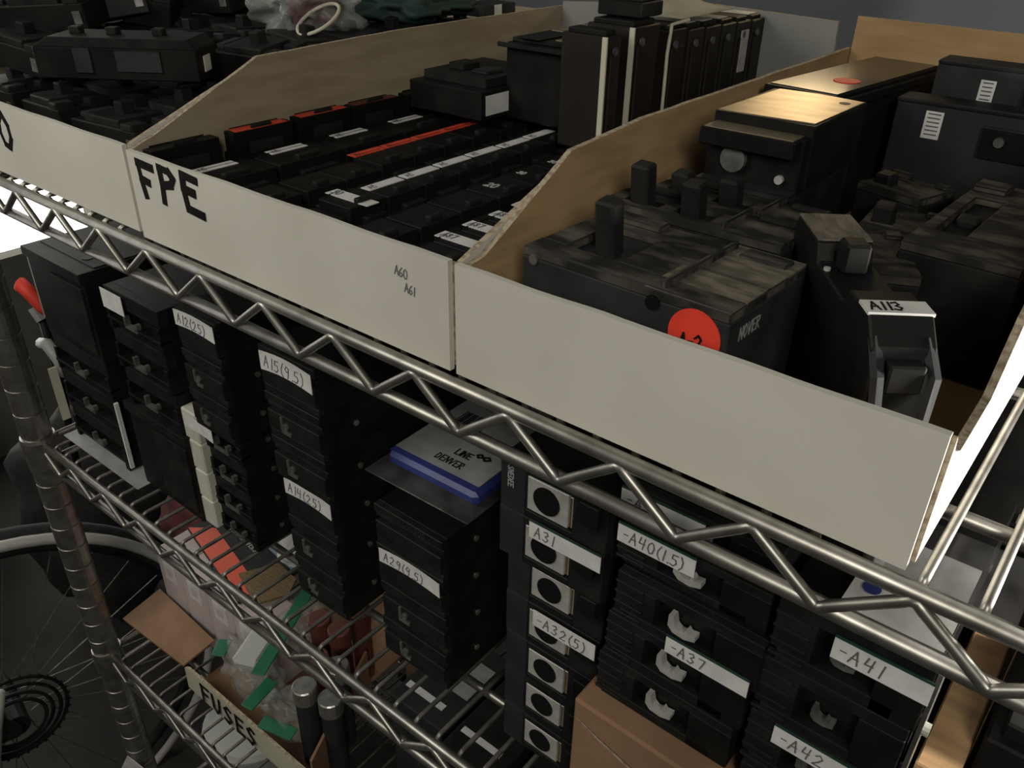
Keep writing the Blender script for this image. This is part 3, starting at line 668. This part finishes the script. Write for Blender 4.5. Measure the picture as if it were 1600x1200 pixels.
# A113
ang = math.atan2(.112, -.082)
t = thing('molded_case_breaker', 'black breaker on edge with white label A113 in the front right of the right box', 'circuit breaker', (-.080, .0935, ZI3), ang)
H = .100 - ZI3; mb = MB(); L = .148; W = .0145
# long axis local +X (towards the back), front at -X
prof = [(-L/2, 0), (L/2, 0), (L/2, H-.006), (L/2-.004, H), (L/2-.045, H), (L/2-.05, H-.010), (-L/2+.052, H-.010), (-L/2+.046, H-.002), (-L/2+.018, H-.001), (-L/2+.006, H-.012), (-L/2-.0, H-.03)]
mb.prism([(x_, -W, z_) for x_, z_ in prof], (0, 2*W, 0), 'black'); mb.build('case', t, bevel=.001)
MB().box(L/2-.044, L/2-.003, -W*.98, W*.98, H, H+.0008, 'dusty2').build('dusty_cover', t)
g_ = MB(); g_.box(L/2-.066, L/2-.052, -.0065, .0065, H-.0102, H+.006, 'black'); g_.build('toggle', t, bevel=.0015)
tp = MB().box(-L/2+.018, -L/2+.031, -W*1.02, W*1.02, H-.0018, H-.0002, 'tape').build('label_tape', t)
writing('A113', (-L/2+.0205, .0125, H-.0001), (0,-1,0), (1,0,0), .0080, .0009, 'ink', parent=tp)
MB().cyl((L/2-.060, .0122, H-.0100), (L/2-.060, .0122, H-.0085), .0018, 'alu', 12).build('screw', t)
for s_ in (-1, 1):
    mb = MB(); pts = [(-L/2+.012, s_*W*.8, H-.01), (-L/2-.002, s_*W*.85, H-.022), (-L/2-.006, s_*W*.7, H-.045), (-L/2-.007, s_*W*1.1, H-.07)]
    mb.tube(pts, .0030, 'grey', 5); mb.build('clip_leg', t)
mb = MB(); mb.box(-L/2-.003, -L/2+.006, -W*.55, W*.55, H-.030, H-.016, 'black2'); mb.build('end_cap', t, bevel=.001)
# block next to A113 : dark end piece
# foil-faced breakers
t = thing('foil_faced_breaker', 'black breaker with a shining gold foil nameplate in the right box', 'circuit breaker', (-.2015, .275, ZI3))
H = .128 - ZI3; mb = MB(); mb.box(-.036, .036, -.042, .055, H-.044, H-.001, 'black'); mb.box(-.034, .034, -.0515, -.0415, H-.044, H-.0082, 'black'); mb.box(-.038, .034, -.060, .05, 0, H-.046, 'black2'); mb.box(-.036, .032, -.062, -.051, H-.020, H-.0082, 'black'); mb.box(-.036, .035, -.063, -.05, H-.048, H-.043, 'grey'); mb.build('case', t, bevel=.001)
mb = MB(); mb.prism([(-.034, -.042, H-.001), (.033, -.036, H-.001), (.035, .05, H-.001), (.0, .055, H-.001), (-.030, .052, H-.001)], (0, 0, .0008), 'plate'); mb.build('nameplate', t)
mb = MB(); mb.box(-.033, .030, -.0612, -.0428, H-.0081, H-.0074, 'plate'); mb.build('lower_nameplate', t)
MB().cyl((-.012, -.0505, H-.028), (-.012, -.056, H-.028), .009, 'darksteel', 16).build('terminal_screw', t); MB().cyl((.022, -.0505, H-.036), (.022, -.0545, H-.036), .003, 'alu', 12).build('screw', t); MB().cyl((.026, .036, H-.0003), (.026, .036, H), .004, 'black', 14).build('hole_mark', t)
t = thing('foil_faced_breaker', 'long black breaker with dull foil top and round pink sticker behind the gold one', 'circuit breaker', (-.219, .47, ZI3), -.12)
H = .121 - ZI3; mb = MB(); mb.box(-.034, .030, -.10, .10, 0, H-.001, 'black'); mb.box(.0295, .034, -.095, .09, H-.012, H-.004, 'black'); mb.build('case', t, bevel=.001)
MB().box(-.031, .028, -.095, .095, H-.001, H-.0002, 'gloss').build('nameplate', t); MB().cyl((.008, -.04, H-.0002), (.008, -.04, H+.0004), .011, 'redlabel', 24).build('round_sticker', t)
MB().box(-.002, .006, -.1012, -.1003, H-.034, H-.006, 'tape').build('label_tape', t)
for (nm, lb_, x0, x1, y0, y1, z1, lx, lz0, lz1, lbk) in (
    ('panel_breaker', 'wide black breaker standing across the right box with a narrow white label', -.178, -.014, .452, .480, .108, (-.153, -.139), .081, .103, 'tape'),
    ('panel_breaker', 'second wide black breaker against the back wall of the right box, white label', -.165, -.014, .50, .53, .133, (-.128, -.116), .102, .124, 'tape')):
    t = thing(nm, lb_, 'circuit breaker', ((x0+x1)/2, (y0+y1)/2, ZI3)); TT = Matrix.Translation((-(x0+x1)/2, -(y0+y1)/2, -ZI3))
    mb = MB(); mb.box(x0, x1, y0, y1, ZI3, z1, 'grey'); mb.box(x0, x1, y0-.002, y1, z1-.0005, z1+.003, 'black2'); mb.box(x0+.07, x1-.03, y0-.003, y0+.001, z1-.035, z1-.010, 'black'); mb.build('case', t, bevel=.001, T=TT)
    lo = MB(); lo.box(lx[0], lx[1], y0-.0008, y0, lz0, lz1, lbk); lo = lo.build('label_tape', t, T=TT)
    mb = MB()
    for q in range(6): mb.box(lx[0]+.002, lx[1]-.002, y0-.0011, y0-.0008, lz0+.003+.0033*q, lz0+.004+.0033*q, 'pencil')
    mb.build('printed_text', lo)
    MB().cyl((x0+.085, y0-.003, z1-.02), (x0+.085, y0-.006, z1-.02), .004, 'darksteel', 12).build('screw', t, T=TT)

# ------------------------------------------------------------------ pile in the left box
kinds = []
for kk in range(4):
    w_, d_, h_ = ((.095, .048, .026), (.085, .045, .028), (.100, .052, .024), (.075, .050, .030))[kk]
    c = MB(); W, E = w_/2, d_/2
    t = D.objects.new('loose_breaker', None); COL.objects.link(t); t.empty_display_size = .02
    c.box(-W, W, -E, E, -h_/2, h_/2, 'black'); c.box(-W*.6, W*.5, -E*.9, E*.9, h_/2-.001, h_/2+.006, 'black2'); c.box(-W, -W*.75, -E*.6, E*.6, h_/2-.001, h_/2+.004, 'grey'); c.box(W*.6, W*.95, -E, -E*.3, h_/2-.001, h_/2+.005, 'black2'); c.box(W*.6, W*.95, E*.2, E, h_/2-.001, h_/2+.005, 'black2')
    c.build('case', t, bevel=.0012)
    g_ = MB(); g_.box(-.006, .006, -.006, .006, h_/2+.005, h_/2+.016, 'black2'); g_.build('toggle', t, bevel=.001)
    l_ = MB(); (l_.cyl((W-.001, 0, 0), (W+.0015, 0, 0), .0028, 'grey', 10) if kk % 2 else None); l_.box(W-.012, W-.004, -E-.001, -E+.004, -.006, .006, 'darksteel'); l_.build('terminal_screw', t)
    kinds.append((t, list(t.children), (w_, d_, h_)))
first = [True]*4
pile = []
random.seed(21)
for layer, (z, rows, r_) in enumerate(((.031, 8, .03), (.066, 8, .06), (.101, 8, .16), (.136, 5, .32))):
    for i in range(rows*3):
        c_, r2 = i % 3, i // 3
        cx = -.685 - .104*c_ + random.uniform(-.004, .004); cy = .045 + .058*r2 + random.uniform(-.003, .003)
        if layer >= 2: cy += .022
        if layer == 3: cy += .035; cx -= .012
        if layer == 3 and ((c_ < 2 and cy > .17) or (c_ < 2 and cy < .16)): continue
        if cy > .55: continue
        if layer == 2 and cx > -.84 and cy < .17: continue
        pile.append((cx, cy, z + (random.uniform(0, .008) if layer > 1 else 0), r_, layer, c_))
PL = ['in bottom layer', 'in second layer', 'in third layer', 'on the crest']
cnt = {}
for (cx, cy, z, r_, layer, c_) in pile:
    kk = random.randrange(4); t, chs, dm = kinds[kk]
    if first[kk]: o = t; first[kk] = False
    else:
        o = t.copy(); COL.objects.link(o)
        for ch in chs: c2 = ch.copy(); COL.objects.link(c2); c2.parent = o
    o.location = (cx, cy, z); o.rotation_euler = (random.uniform(-r_, r_)*.8, random.uniform(-r_, r_)*.6, random.uniform(-r_, r_)*1.3 + (random.choice((-.9, .9, .5, 1.3)) if layer == 3 else 0))
    side = ('right', 'middle', 'left')[c_]; key = (layer, side); cnt[key] = cnt.get(key, 0) + 1
    tag(o, 'loose black breaker %s of the left pile, %s from front, %s side' % (PL[layer], ORD[min(13, cnt[key]-1)], side), 'circuit breaker', 'loose breakers piled in the left box')
for kk in range(4):
    if first[kk]:
        for ch in kinds[kk][1]: D.objects.remove(ch)
        D.objects.remove(kinds[kk][0])
random.seed(5)
t = thing('molded_case_breaker', 'long black breaker lying slanted on the front of the pile in the left box', 'circuit breaker', (-.735, .082, .1060), .62); t.scale = (.82, .82, .82)
c = MB(); c.box(-.088, .088, -.028, .028, -.002, .030, 'black'); c.prism([(-.088, -.028, .0295), (-.07, -.028, .040), (.08, -.028, .040), (.088, -.028, .0295)], (0, .056, 0), 'black2'); c.box(-.045, -.025, -.0295, -.027, .004, .030, 'grey'); c.box(.0, .05, -.0292, -.027, .006, .028, 'grey'); c.build('case', t, bevel=.001)
for q in (-.05, -.01, .04): MB().box(q-.006, q+.006, -.006, .006, .0395, .047, 'black2').build('toggle', t, bevel=.001)
MB().box(.0885, .0892, -.012, .006, .006, .022, 'tape').build('white_tag', t)
# plastic bag, ring, red cloth and green things at the back of the left box
def blob(name, label, cat, c, r, k, rough=.25, seed=0, sub=4, tr=None):
    bm = bmesh.new(); bmesh.ops.create_icosphere(bm, subdivisions=sub, radius=1)
    rnd = random.Random(seed); ph = [rnd.uniform(0, 6.28) for _ in range(9)]
    for v in bm.verts:
        p = v.co; s_ = 1 + rough*(math.sin(4*p.x+ph[0])*math.sin(5*p.y+ph[1]) + .6*math.sin(9*p.z+ph[2])*math.sin(8*p.x+ph[3]) + .35*math.sin(17*p.y+ph[4]+5*p.z) + .2*math.sin(23*p.x+ph[5])*math.sin(19*p.z+ph[6]))
        v.co = Vector((p.x*r[0]*s_, p.y*r[1]*s_, p.z*r[2]*s_))
    me = D.meshes.new(name); bm.to_mesh(me); bm.free(); me.materials.append(M[k])
    for p in me.polygons: p.use_smooth = True
    o = D.objects.new(name, me); COL.objects.link(o); o.location = c; return tag(o, label, cat) if label else o
blob('red_cloth', 'dark red rag inside the clear bag behind the left box pile', 'rag', (-.735, .300, .138), (.030, .030, .018), 'maroon', seed=1)
blob('plastic_bag', 'crumpled clear plastic bag lying over the pile at the back of the left box', 'plastic bag', (-.735, .285, .148), (.050, .048, .030), 'bag', .35, seed=3)
blob('green_cloth', 'dark green crumpled cloth behind the wall of the FPE box', 'cloth', (-.715, .42, .138), (.055, .070, .020), 'dgreen', .2, seed=4)
ring = MB(); ring.tube([(-.688 + .020*math.cos(a), .262 + .022*math.sin(a), .139 + .012*math.sin(a)) for a in [i*math.pi/14 for i in range(28)]], .0018, 'cream', 8, closed=True)
tag(ring.build('rubber_ring', smooth=True), 'thin pale rubber ring resting on the plastic bag', 'ring')
t = thing('terminal_strip', 'grey terminal strip with white tag behind the wall of the FPE box', 'terminal strip', (-.672, .50, .1245)); MB().box(-.02, .02, -.03, .03, 0, .012, 'grey').build('strip', t, bevel=.001); MB().box(.0205, .021, -.01, .003, .0, .012, 'tape').build('white_tag', t)

# ------------------------------------------------------------------ blister pack on the A29 stack
t = thing('blister_pack', 'clear blister pack with a blue and white printed card on the A29 stack', 'blister pack', (-.372, .155, -.1852), .02)
MB().box(-.072, .046, -.088, .105, .0, .0015, 'clear').build('clear_tray', t, bevel=.0004)
mb = MB(); mb.box(-.062, .040, -.070, .098, .002, .016, 'blue'); bd = mb.build('inner_box', t, bevel=.004)
cd = MB().box(-.060, .035, -.060, .095, .0161, .0168, 'greytape').build('printed_card', t)
MB().box(-.060, .035, -.067, -.0605, .0161, .0166, 'blue').build('blue_band', t)
mb = MB()
for q in range(14): mb.box(-.046 + q*.0022, -.0450 + q*.0022 + (.0006 if q % 3 else 0), -.005, .022, .0169, .0171, 'ink')
writing('DENVER', (-.022, -.052, .0169), (1,0,0), (0,1,0), .008, .0011, 'ink', mb=mb); writing('LINE', (-.012, -.037, .0169), (1,0,0), (0,1,0), .008, .0014, 'ink', mb=mb); writing('8', (.020, -.030, .0169), (0,1,0), (-1,0,0), .014, .0022, 'ink', mb=mb)
mb.build('printed_text', cd); MB().cyl((-.02, .06, .0168), (-.02, .06, .0171), .013, 'ink', 20).build('round_print', cd)

# ------------------------------------------------------------------ lower shelf goods
Z3 = LV[2] + .007
fb = thing('fuse_carton', 'cream-fronted cardboard carton marked FUSES on the lower shelf', 'cardboard box', (-.66, .22, Z3))
T = Matrix.Translation((.66, -.22, -Z3))
mb = MB(); mb.prism([(-.835, .036, Z3+.004), (-.828, .034, Z3+.050), (-.818, .034, Z3+.056), (-.558, .034, Z3+.058), (-.558, .036, Z3+.004)], (0, .004, 0), 'cream', 'brown_card', 'card_edge'); fpn = mb.build('front_panel', fb, T=T)
writing('FUSES', (-.795, .0335, Z3+.011), (1,0,0), (.1,0,1), .034, .0050, 'ink', name='marker_writing', parent=fpn, gap=1.15)
mb = MB(); mb.prism([(-.832, .041, Z3), (-.5665, .041, Z3), (-.642, .20, Z3), (-.642, .394, Z3), (-.832, .394, Z3)], (0, 0, .004), 'tan_card'); mb.build('bottom_panel', fb, T=T)
mb = MB(); mb.prism([(-.985, .030, Z3+.042), (-.835, .036, Z3+.045), (-.835, .088, Z3+.052), (-.990, .096, Z3+.050)], (0, 0, .003), 'tan_card'); mb.build('folded_flap', fb, T=T)
mb = MB(); mb.prism([(-.562, .040, Z3+.004), (-.558, .040, Z3+.004), (-.633, .20, Z3+.004), (-.637, .20, Z3+.004)], (0, 0, .075), 'tan_card'); mb.build('side_panel', fb, T=T)
mb = MB(); mb.box(-.83, -.642, .396, .40, Z3+.004, Z3+.10, 'brown_card'); mb.build('back_panel', fb, T=T)
for i in range(4):
    x0 = -.980 + .063*i
    t = thing('small_carton', 'small pinkish fuse carton with pale square label, %s from the left behind the brown flap' % ORD[i], 'small carton', (x0+.03, .130, Z3+.0045), 0, 'pinkish fuse cartons')
    MB().box(-.030, .030, -.030, .030, 0, .135, 'pink').build('body', t, bevel=.002)
    lb_ = MB().box(-.016, .016, -.0306, -.0300, .085, .118, 'tape').build('square_label', t); MB().box(-.007, .007, -.0309, -.0306, .094, .110, 'pink').build('label_print', lb_)
# orange and black flat pack lying on the cartons
t = thing('orange_package', 'flat orange package with black printed edge lying on the pinkish cartons', 'package', (-.87, .155, -.6045), 0)
mb = MB(); mb.prism([(-.105, -.002, 0), (.085, -.046, 0), (.100, .050, 0), (-.090, .070, 0)], (0, 0, .006), 'grey'); mb.build('carton_body', t, bevel=.001)
mb = MB(); mb.prism([(-.103, -.001, .0061), (.083, -.045, .0061), (.086, -.012, .0061), (-.070, .025, .0061)], (0, 0, .0008), 'orange'); mb.build('orange_print', t)
mb = MB(); mb.prism([(-.088, .060, .0061), (.096, .040, .0061), (.098, .048, .0061), (-.087, .069, .0061)], (0, 0, .0006), 'ltblue'); mb.build('blue_edge', t)
mb = MB(); writing('SIDE AND NO VERSE', (-.072, .040, .0062), (1, -.12, 0), (.1, 1, 0), .009, .0016, 'whiteink', mb=mb, gap=1.15); mb.build('printed_text', t)
o = MB().prism([(-.826, .140, 0), (-.760, .118, 0), (-.740, .160, 0), (-.755, .185, 0), (-.80, .19, 0)], (0, 0, .004), 'kraft').build('corrugated_scrap')
tag(o, 'brown corrugated cardboard scrap at the right end of the orange package', 'cardboard scrap'); o.location = (0, 0, -.597)
blob('white_paper_bag', 'crumpled white bag behind the corrugated scrap in the fuse carton', 'bag', (-.800, .235, -.600), (.055, .035, .020), 'tape', .16, seed=8)
blob('bag_of_parts', 'crumpled clear bag of small parts with green seals in the fuse carton', 'plastic bag', (-.735, .085, Z3+.070), (.055, .032, .045), 'bag', .25, seed=11)
blob('bag_of_parts', 'second crumpled clear bag nearer the carton front in the fuse carton', 'plastic bag', (-.655, .075, Z3+.052), (.050, .022, .034), 'bag', .25, seed=13)
blob('bag_of_parts', 'third clear bag lying back under the middle shelf wires in the fuse carton', 'plastic bag', (-.72, .17, Z3+.10), (.040, .035, .038), 'bag', .2, seed=15)
for i, (x, y, z, rz, L_) in enumerate(((-.697, .120, Z3+.146, 2.05, .165), (-.668, .050, Z3+.105, 1.8, .05), (-.64, .050, Z3+.062, .3, .05), (-.765, .062, Z3+.110, 2.2, .03))):
    o = MB().box(-L_/2, L_/2, -.009, .009, 0, .0025, 'green').build('green_seal_strip', bevel=.0008); o.location = (x, y, z); o.rotation_euler = (.1, .05, rz)
    tag(o, 'green plastic seal strip on the bags, %s' % ('longest one', 'second longest', 'the one nearest the front wall', 'shortest one')[i], 'plastic strip', 'green seal strips')
t = thing('grey_packet', 'grey plastic packet leaning between the pinkish cartons and the green strips', 'packet', (-.725, .105, Z3+.118), 2.0); MB().box(-.055, .055, -.020, .020, 0, .018, 'bucket').build('packet', t, bevel=.006)
for i, (x, y, z, k) in enumerate(((-.607, .077, .105, 'steel'), (-.572, .088, .100, 'steel'), (-.597, .122, .11, 'steel'), (-.676, .16, .11, 'copper'), (-.641, .164, .11, 'copper'), (-.66, .215, .09, 'copper'), (-.635, .12, .10, 'copper'))):
    t = thing('cartridge_fuse', ('silver-capped cartridge fuse' if k == 'steel' else 'dark red cartridge fuse') + ' in the fuse carton, ' + ('left of the two front ones', 'nearest the front wall', 'behind the two front ones', 'leftmost of the red pair', 'right one of the red pair', 'farthest back', 'beside the silver ones')[i], 'fuse', (x, y, Z3+.0045), 0, 'cartridge fuses')
    MB().cyl((0,0,0), (0,0,z+.01), .0140, 'copper' if k == 'copper' else 'grey', 20).build('tube', t)
    c = MB(); c.cyl((0,0,z+.01), (0,0,z+.035), .0155, 'steel' if k == 'steel' else 'copper', 20); c.build('end_cap', t, bevel=.0015)
# flat boxes under the middle shelf on the right
for i, (x0, x1, y0, y1, zt, k, lb_) in enumerate(((-.445, -.40, .10, .19, -.41, 'tan_card', 'low brown carton under the middle shelf left of the grey-lidded one'),
        (-.39, -.325, .03, .13, -.40, 'grey', 'dark box with a pale grey card on its lid under the middle shelf'),
        (-.315, -.255, .02, .14, -.398, 'black2', 'dark box with a round tan play-arrow sticker under the middle shelf'),
        (-.245, -.17, .02, .14, -.402, 'black2', 'dark box with light blue lettering under the middle shelf'))):
    SS = 1.302; x0, x1 = [.029 + (q - .029)*SS for q in (x0, x1)]; y0, y1 = [-.325 + (q + .325)*SS for q in (y0, y1)]; zt -= .2
    t = thing('storage_carton', lb_, 'carton', ((x0+x1)/2, (y0+y1)/2, Z3)); H = zt - Z3; a = (x1-x0)/2; b_ = (y1-y0)/2
    MB().box(-a, a, -b_, b_, 0, H-.02, k).build('body', t, bevel=.001); MB().box(-a-.001, a+.001, -b_-.001, b_+.001, H-.0198, H, k).build('lid', t, bevel=.0015)
    if i == 1:
        MB().box(-a+.004, a-.004, -.015, .04, H, H+.001, 'greytape').build('grey_card', t); MB().box(-a+.006, a-.018, -.045, -.036, H, H+.001, 'tape').build('white_strip', t)
    if i == 2:
        s_ = MB(); s_.cyl((-.006, .032, H), (-.006, .032, H+.001), .012, 'manila', 24); s_ = s_.build('round_sticker', t)
        mb = MB(); mb.prism([(-.010, .026, H+.001), (.002, .031, H+.001), (-.009, .039, H+.001)], (0, 0, .0004), 'ink'); mb.build('arrow_print', s_)
        MB().box(-a+.006, a-.014, -.052, -.044, H, H+.001, 'tape').build('white_strip', t)
    if i == 3:
        mb = MB(); writing('ni', (-.018, -.010, H), (0, -1, 0), (1, 0, 0), .034, .0045, 'ltblue', mb=mb); mb.build('printed_letters', t); MB().box(-.03, -.012, .0, .03, H, H+.0006, 'maroon').build('red_patch', t)
        MB().box(-a+.006, a-.03, -.052, -.044, H, H+.001, 'tape').build('white_strip', t)
# things on the lowest shelf
Z4 = LV[3] + .007
t = thing('plastic_tub', 'greyish white plastic tub standing under the lower shelf', 'tub', (-.89, .15, Z4))
mb = MB(); mb.tube([(0,0,0), (0,0,.14), (0,0,.145), (0,0,.150)], [.065, .080, .084, .084], 'bucket', 32); mb.build('tub_body', t)
mb = MB(); mb.tube([(0,0,.150), (0,0,.156)], [.082, .076], 'bucket', 32); mb.build('lid', t)
for i, (x0, x1, y0, y1, h_, k) in enumerate(((-.72, -.56, .04, .25, .16, 'black2'), (-.54, -.36, .05, .3, .2, 'grey'), (-.34, -.16, .05, .3, .2, 'black2'))):
    t = thing('storage_carton', ('black box on the bottom shelf right of the tub', 'dark grey box in the middle of the bottom shelf', 'black box on the bottom shelf under the carton stack')[i], 'carton', ((x0+x1)/2, (y0+y1)/2, Z4)); a = (x1-x0)/2; b_ = (y1-y0)/2
    MB().box(-a, a, -b_, b_, 0, h_, k).build('body', t, bevel=.002); MB().box(-a-.002, a+.002, -b_-.002, b_+.002, h_+.0002, h_+.02, k).build('lid', t, bevel=.002)
t = thing('white_tag', 'small white card tag tied to the rack post above the floor', 'tag', (-.985, -.024, -1.0), .3); MB().box(-.016, .016, -.0006, .0006, -.03, .03, 'tape').build('card', t).rotation_euler = (0, .5, 0)

# things behind the leftmost stack, hanging on the side of the rack
t = thing('hand_tool', 'red-handled tool hanging behind the left end of the middle shelf', 'tool', (-1.165, .10, -.255), .3)
mb = MB(); mb.tube([(-.02,0,.012), (-.012,0,.02), (.0,0,.010), (.018,0,-.010), (.024,0,-.018)], [.006,.011,.010,.009,.006], 'redlabel', 8); mb.build('handle', t, smooth=True)
mb = MB(); mb.tube([(.0,.0,-.012), (.01,0,-.03)], .009, 'greytape', 8); mb.build('collar', t)
mb = MB(); mb.tube([(.01,0,-.03), (.012,0,-.10), (.0,0,-.20), (-.015,0,-.34)], [.006,.007,.006,.005], 'black2', 8); mb.build('shaft', t, smooth=True)
t = thing('screwdriver', 'teal-handled screwdriver hanging below the red-handled tool', 'screwdriver', (-1.10, .10, -.37), .2)
mb = MB(); mb.tube([(0,0,.03), (.002,0,.01), (.004,0,-.02), (.005,0,-.03)], [.005,.008,.008,.005], 'teal', 10); mb.build('handle', t, smooth=True); MB().cyl((.005,0,-.03), (.008,0,-.10), .003, 'steel', 8).build('blade', t)
mb = MB(); mb.tube([(-1.15, .09, -.315), (-1.13, .09, -.31), (-1.105, .09, -.325), (-1.10, .09, -.35)], [.008,.009,.009,.006], 'bucket', 8); tag(mb.build('hose_end', smooth=True), 'pale grey curved hose end beside the hanging tools', 'hose')
t = thing('pegboard_upright', 'dark upright board standing behind the left end of the rack', 'board', (-1.16, .30, -1.35)); MB().box(-.06, .09, 0, .02, 0, 1.2, 'black2').build('board', t, bevel=.002)
for i, (xx, z0, z1) in enumerate(((-1.075, -.185, -.25), (-1.085, -.41, -.46))):
    pass
o = MB().box(-.988, -.985, .045, .060, -.205, -.12, 'tape').build('white_strip_tag'); tag(o, 'narrow white strip standing left of the leftmost stack', 'strip')
o = MB().box(-.985, -.982, .030, .040, -.345, -.27, 'cream').build('white_strip_tag'); tag(o, 'cream strip standing at the foot of the leftmost stack', 'strip')
o = MB().box(-.824, -.821, .030, .0345, -.345, -.255, 'tape').build('white_strip_tag'); tag(o, 'white strip between the two leftmost stacks', 'strip')
o = MB().box(-.975, -.80, .022, .10, Z2-.0006, Z2-.0002, 'greytape').build('printed_flyer')
tag(o, 'pale printed flyer under the leftmost stack', 'flyer')

# ------------------------------------------------------------------ bicycle left of the rack
hub = Vector((-1.31, -.035, -1.055))
hub += Vector((.02, -.055, .022))
nrm = Vector((hub.x - .029, hub.y + .325, 0)).normalized(); tg = Vector((0,0,1)).cross(nrm).normalized(); up = Vector((0,0,1))
bk = thing('bicycle', 'bicycle with a silver rim and dark red frame standing left of the rack', 'bicycle', (hub.x, hub.y, -1.35))
TB = Matrix.Translation((-hub.x, -hub.y, 1.35))
def circ(r, off=0, n_=64): return [hub + nrm*off + tg*r*math.cos(a) + up*r*math.sin(a) for a in [2*math.pi*i/n_ for i in range(n_)]]
RW = .335
wb = MB(); wb.tube(circ(RW+.026, -.020), .010, 'rim', 10, closed=True); wb.build('pale_tyre_wall', bk, smooth=True, T=TB)
ty = MB().tube(circ(RW+.022), .021, 'rubber', 12, closed=True).build('tyre', bk, smooth=True, T=TB)
rm = MB(); rm.tube(circ(RW, -.004), .0075, 'black2', 10, closed=True); rm.tube(circ(RW, .004), .0075, 'black2', 10, closed=True); rm.build('rim', bk, smooth=True, T=TB)
sp = MB()
for i in range(28):
    a = 2*math.pi*i/28; b_ = a + (.55 if i % 2 else -.55); s_ = .018 if (i//2) % 2 else -.018
    sp.tube([hub + nrm*s_ + tg*.03*math.cos(b_) + up*.03*math.sin(b_), hub + tg*RW*math.cos(a) + up*RW*math.sin(a)], .0011, 'darksteel', 5)
sp.build('spokes', bk, T=TB)
MB().cyl(hub - nrm*.05, hub + nrm*.05, .022, 'black2', 16).build('hub', bk, T=TB)
gr = MB()
for r_, o_ in ((.088, -.028), (.076, -.032), (.062, -.036), (.05, -.04)): gr.tube(circ(r_, o_, 48), .0035, 'black2', 6, closed=True)
for i in range(36):
    a = 2*math.pi*i/36; c_ = hub - nrm*.028 + tg*.092*math.cos(a) + up*.092*math.sin(a); gr.tube([c_ - tg*.002, c_ + tg*.002], .003, 'black2', 5)
gr.build('gear_cassette', bk, T=TB)
frm = MB()
top_ = hub + tg*.05 + up*.62; cr = hub + tg*.42 + up*.03
frm.tube([hub - nrm*.06 + up*.0, hub - nrm*.04 + tg*.20 + up*.33, hub + tg*.40 + up*.52], .011, 'rubber', 10); frm.tube([hub + nrm*.06, hub + nrm*.04 + tg*.20 + up*.33, hub + tg*.40 + up*.52], .011, 'rubber', 10)
frm.tube([hub - nrm*.06, cr - nrm*.03], .010, 'rubber', 10); frm.tube([cr, hub + tg*.36 + up*.58], .017, 'red', 12)
frm.build('frame', bk, smooth=True, T=TB)
mb = MB(); q = hub - nrm*.09 + tg*.105; mb.tube([q + tg*(-.10) + up*.13, q + tg*(-.075) + up*.06, q + tg*(-.055) + up*.0, q + tg*(-.045) - up*.035], [.010, .012, .014, .018], 'rim', 10); mb.tube([q + tg*(-.045) - up*.035 - nrm*.016, q + tg*(-.045) - up*.035 - nrm*.022], .007, 'steel', 12); mb.build('crank_arm', bk, smooth=True, T=TB)
# hanging dark jacket / bags behind the bicycle
blob('dark_bag', 'dark fabric bag standing on the floor behind the bicycle', 'bag', (-1.70, .30, -1.04), (.17, .15, .28), 'rubber', .10, seed=17)
blob('maroon_bag', 'dark red bag hanging behind the bicycle wheel', 'bag', (-1.32, .36, -.93), (.10, .07, .12), 'maroon', .15, seed=19)
blob('olive_bag', 'dull olive sack left of the bicycle wheel', 'sack', (-2.15, .0, -1.06), (.22, .2, .27), 'floor', .12, seed=23)
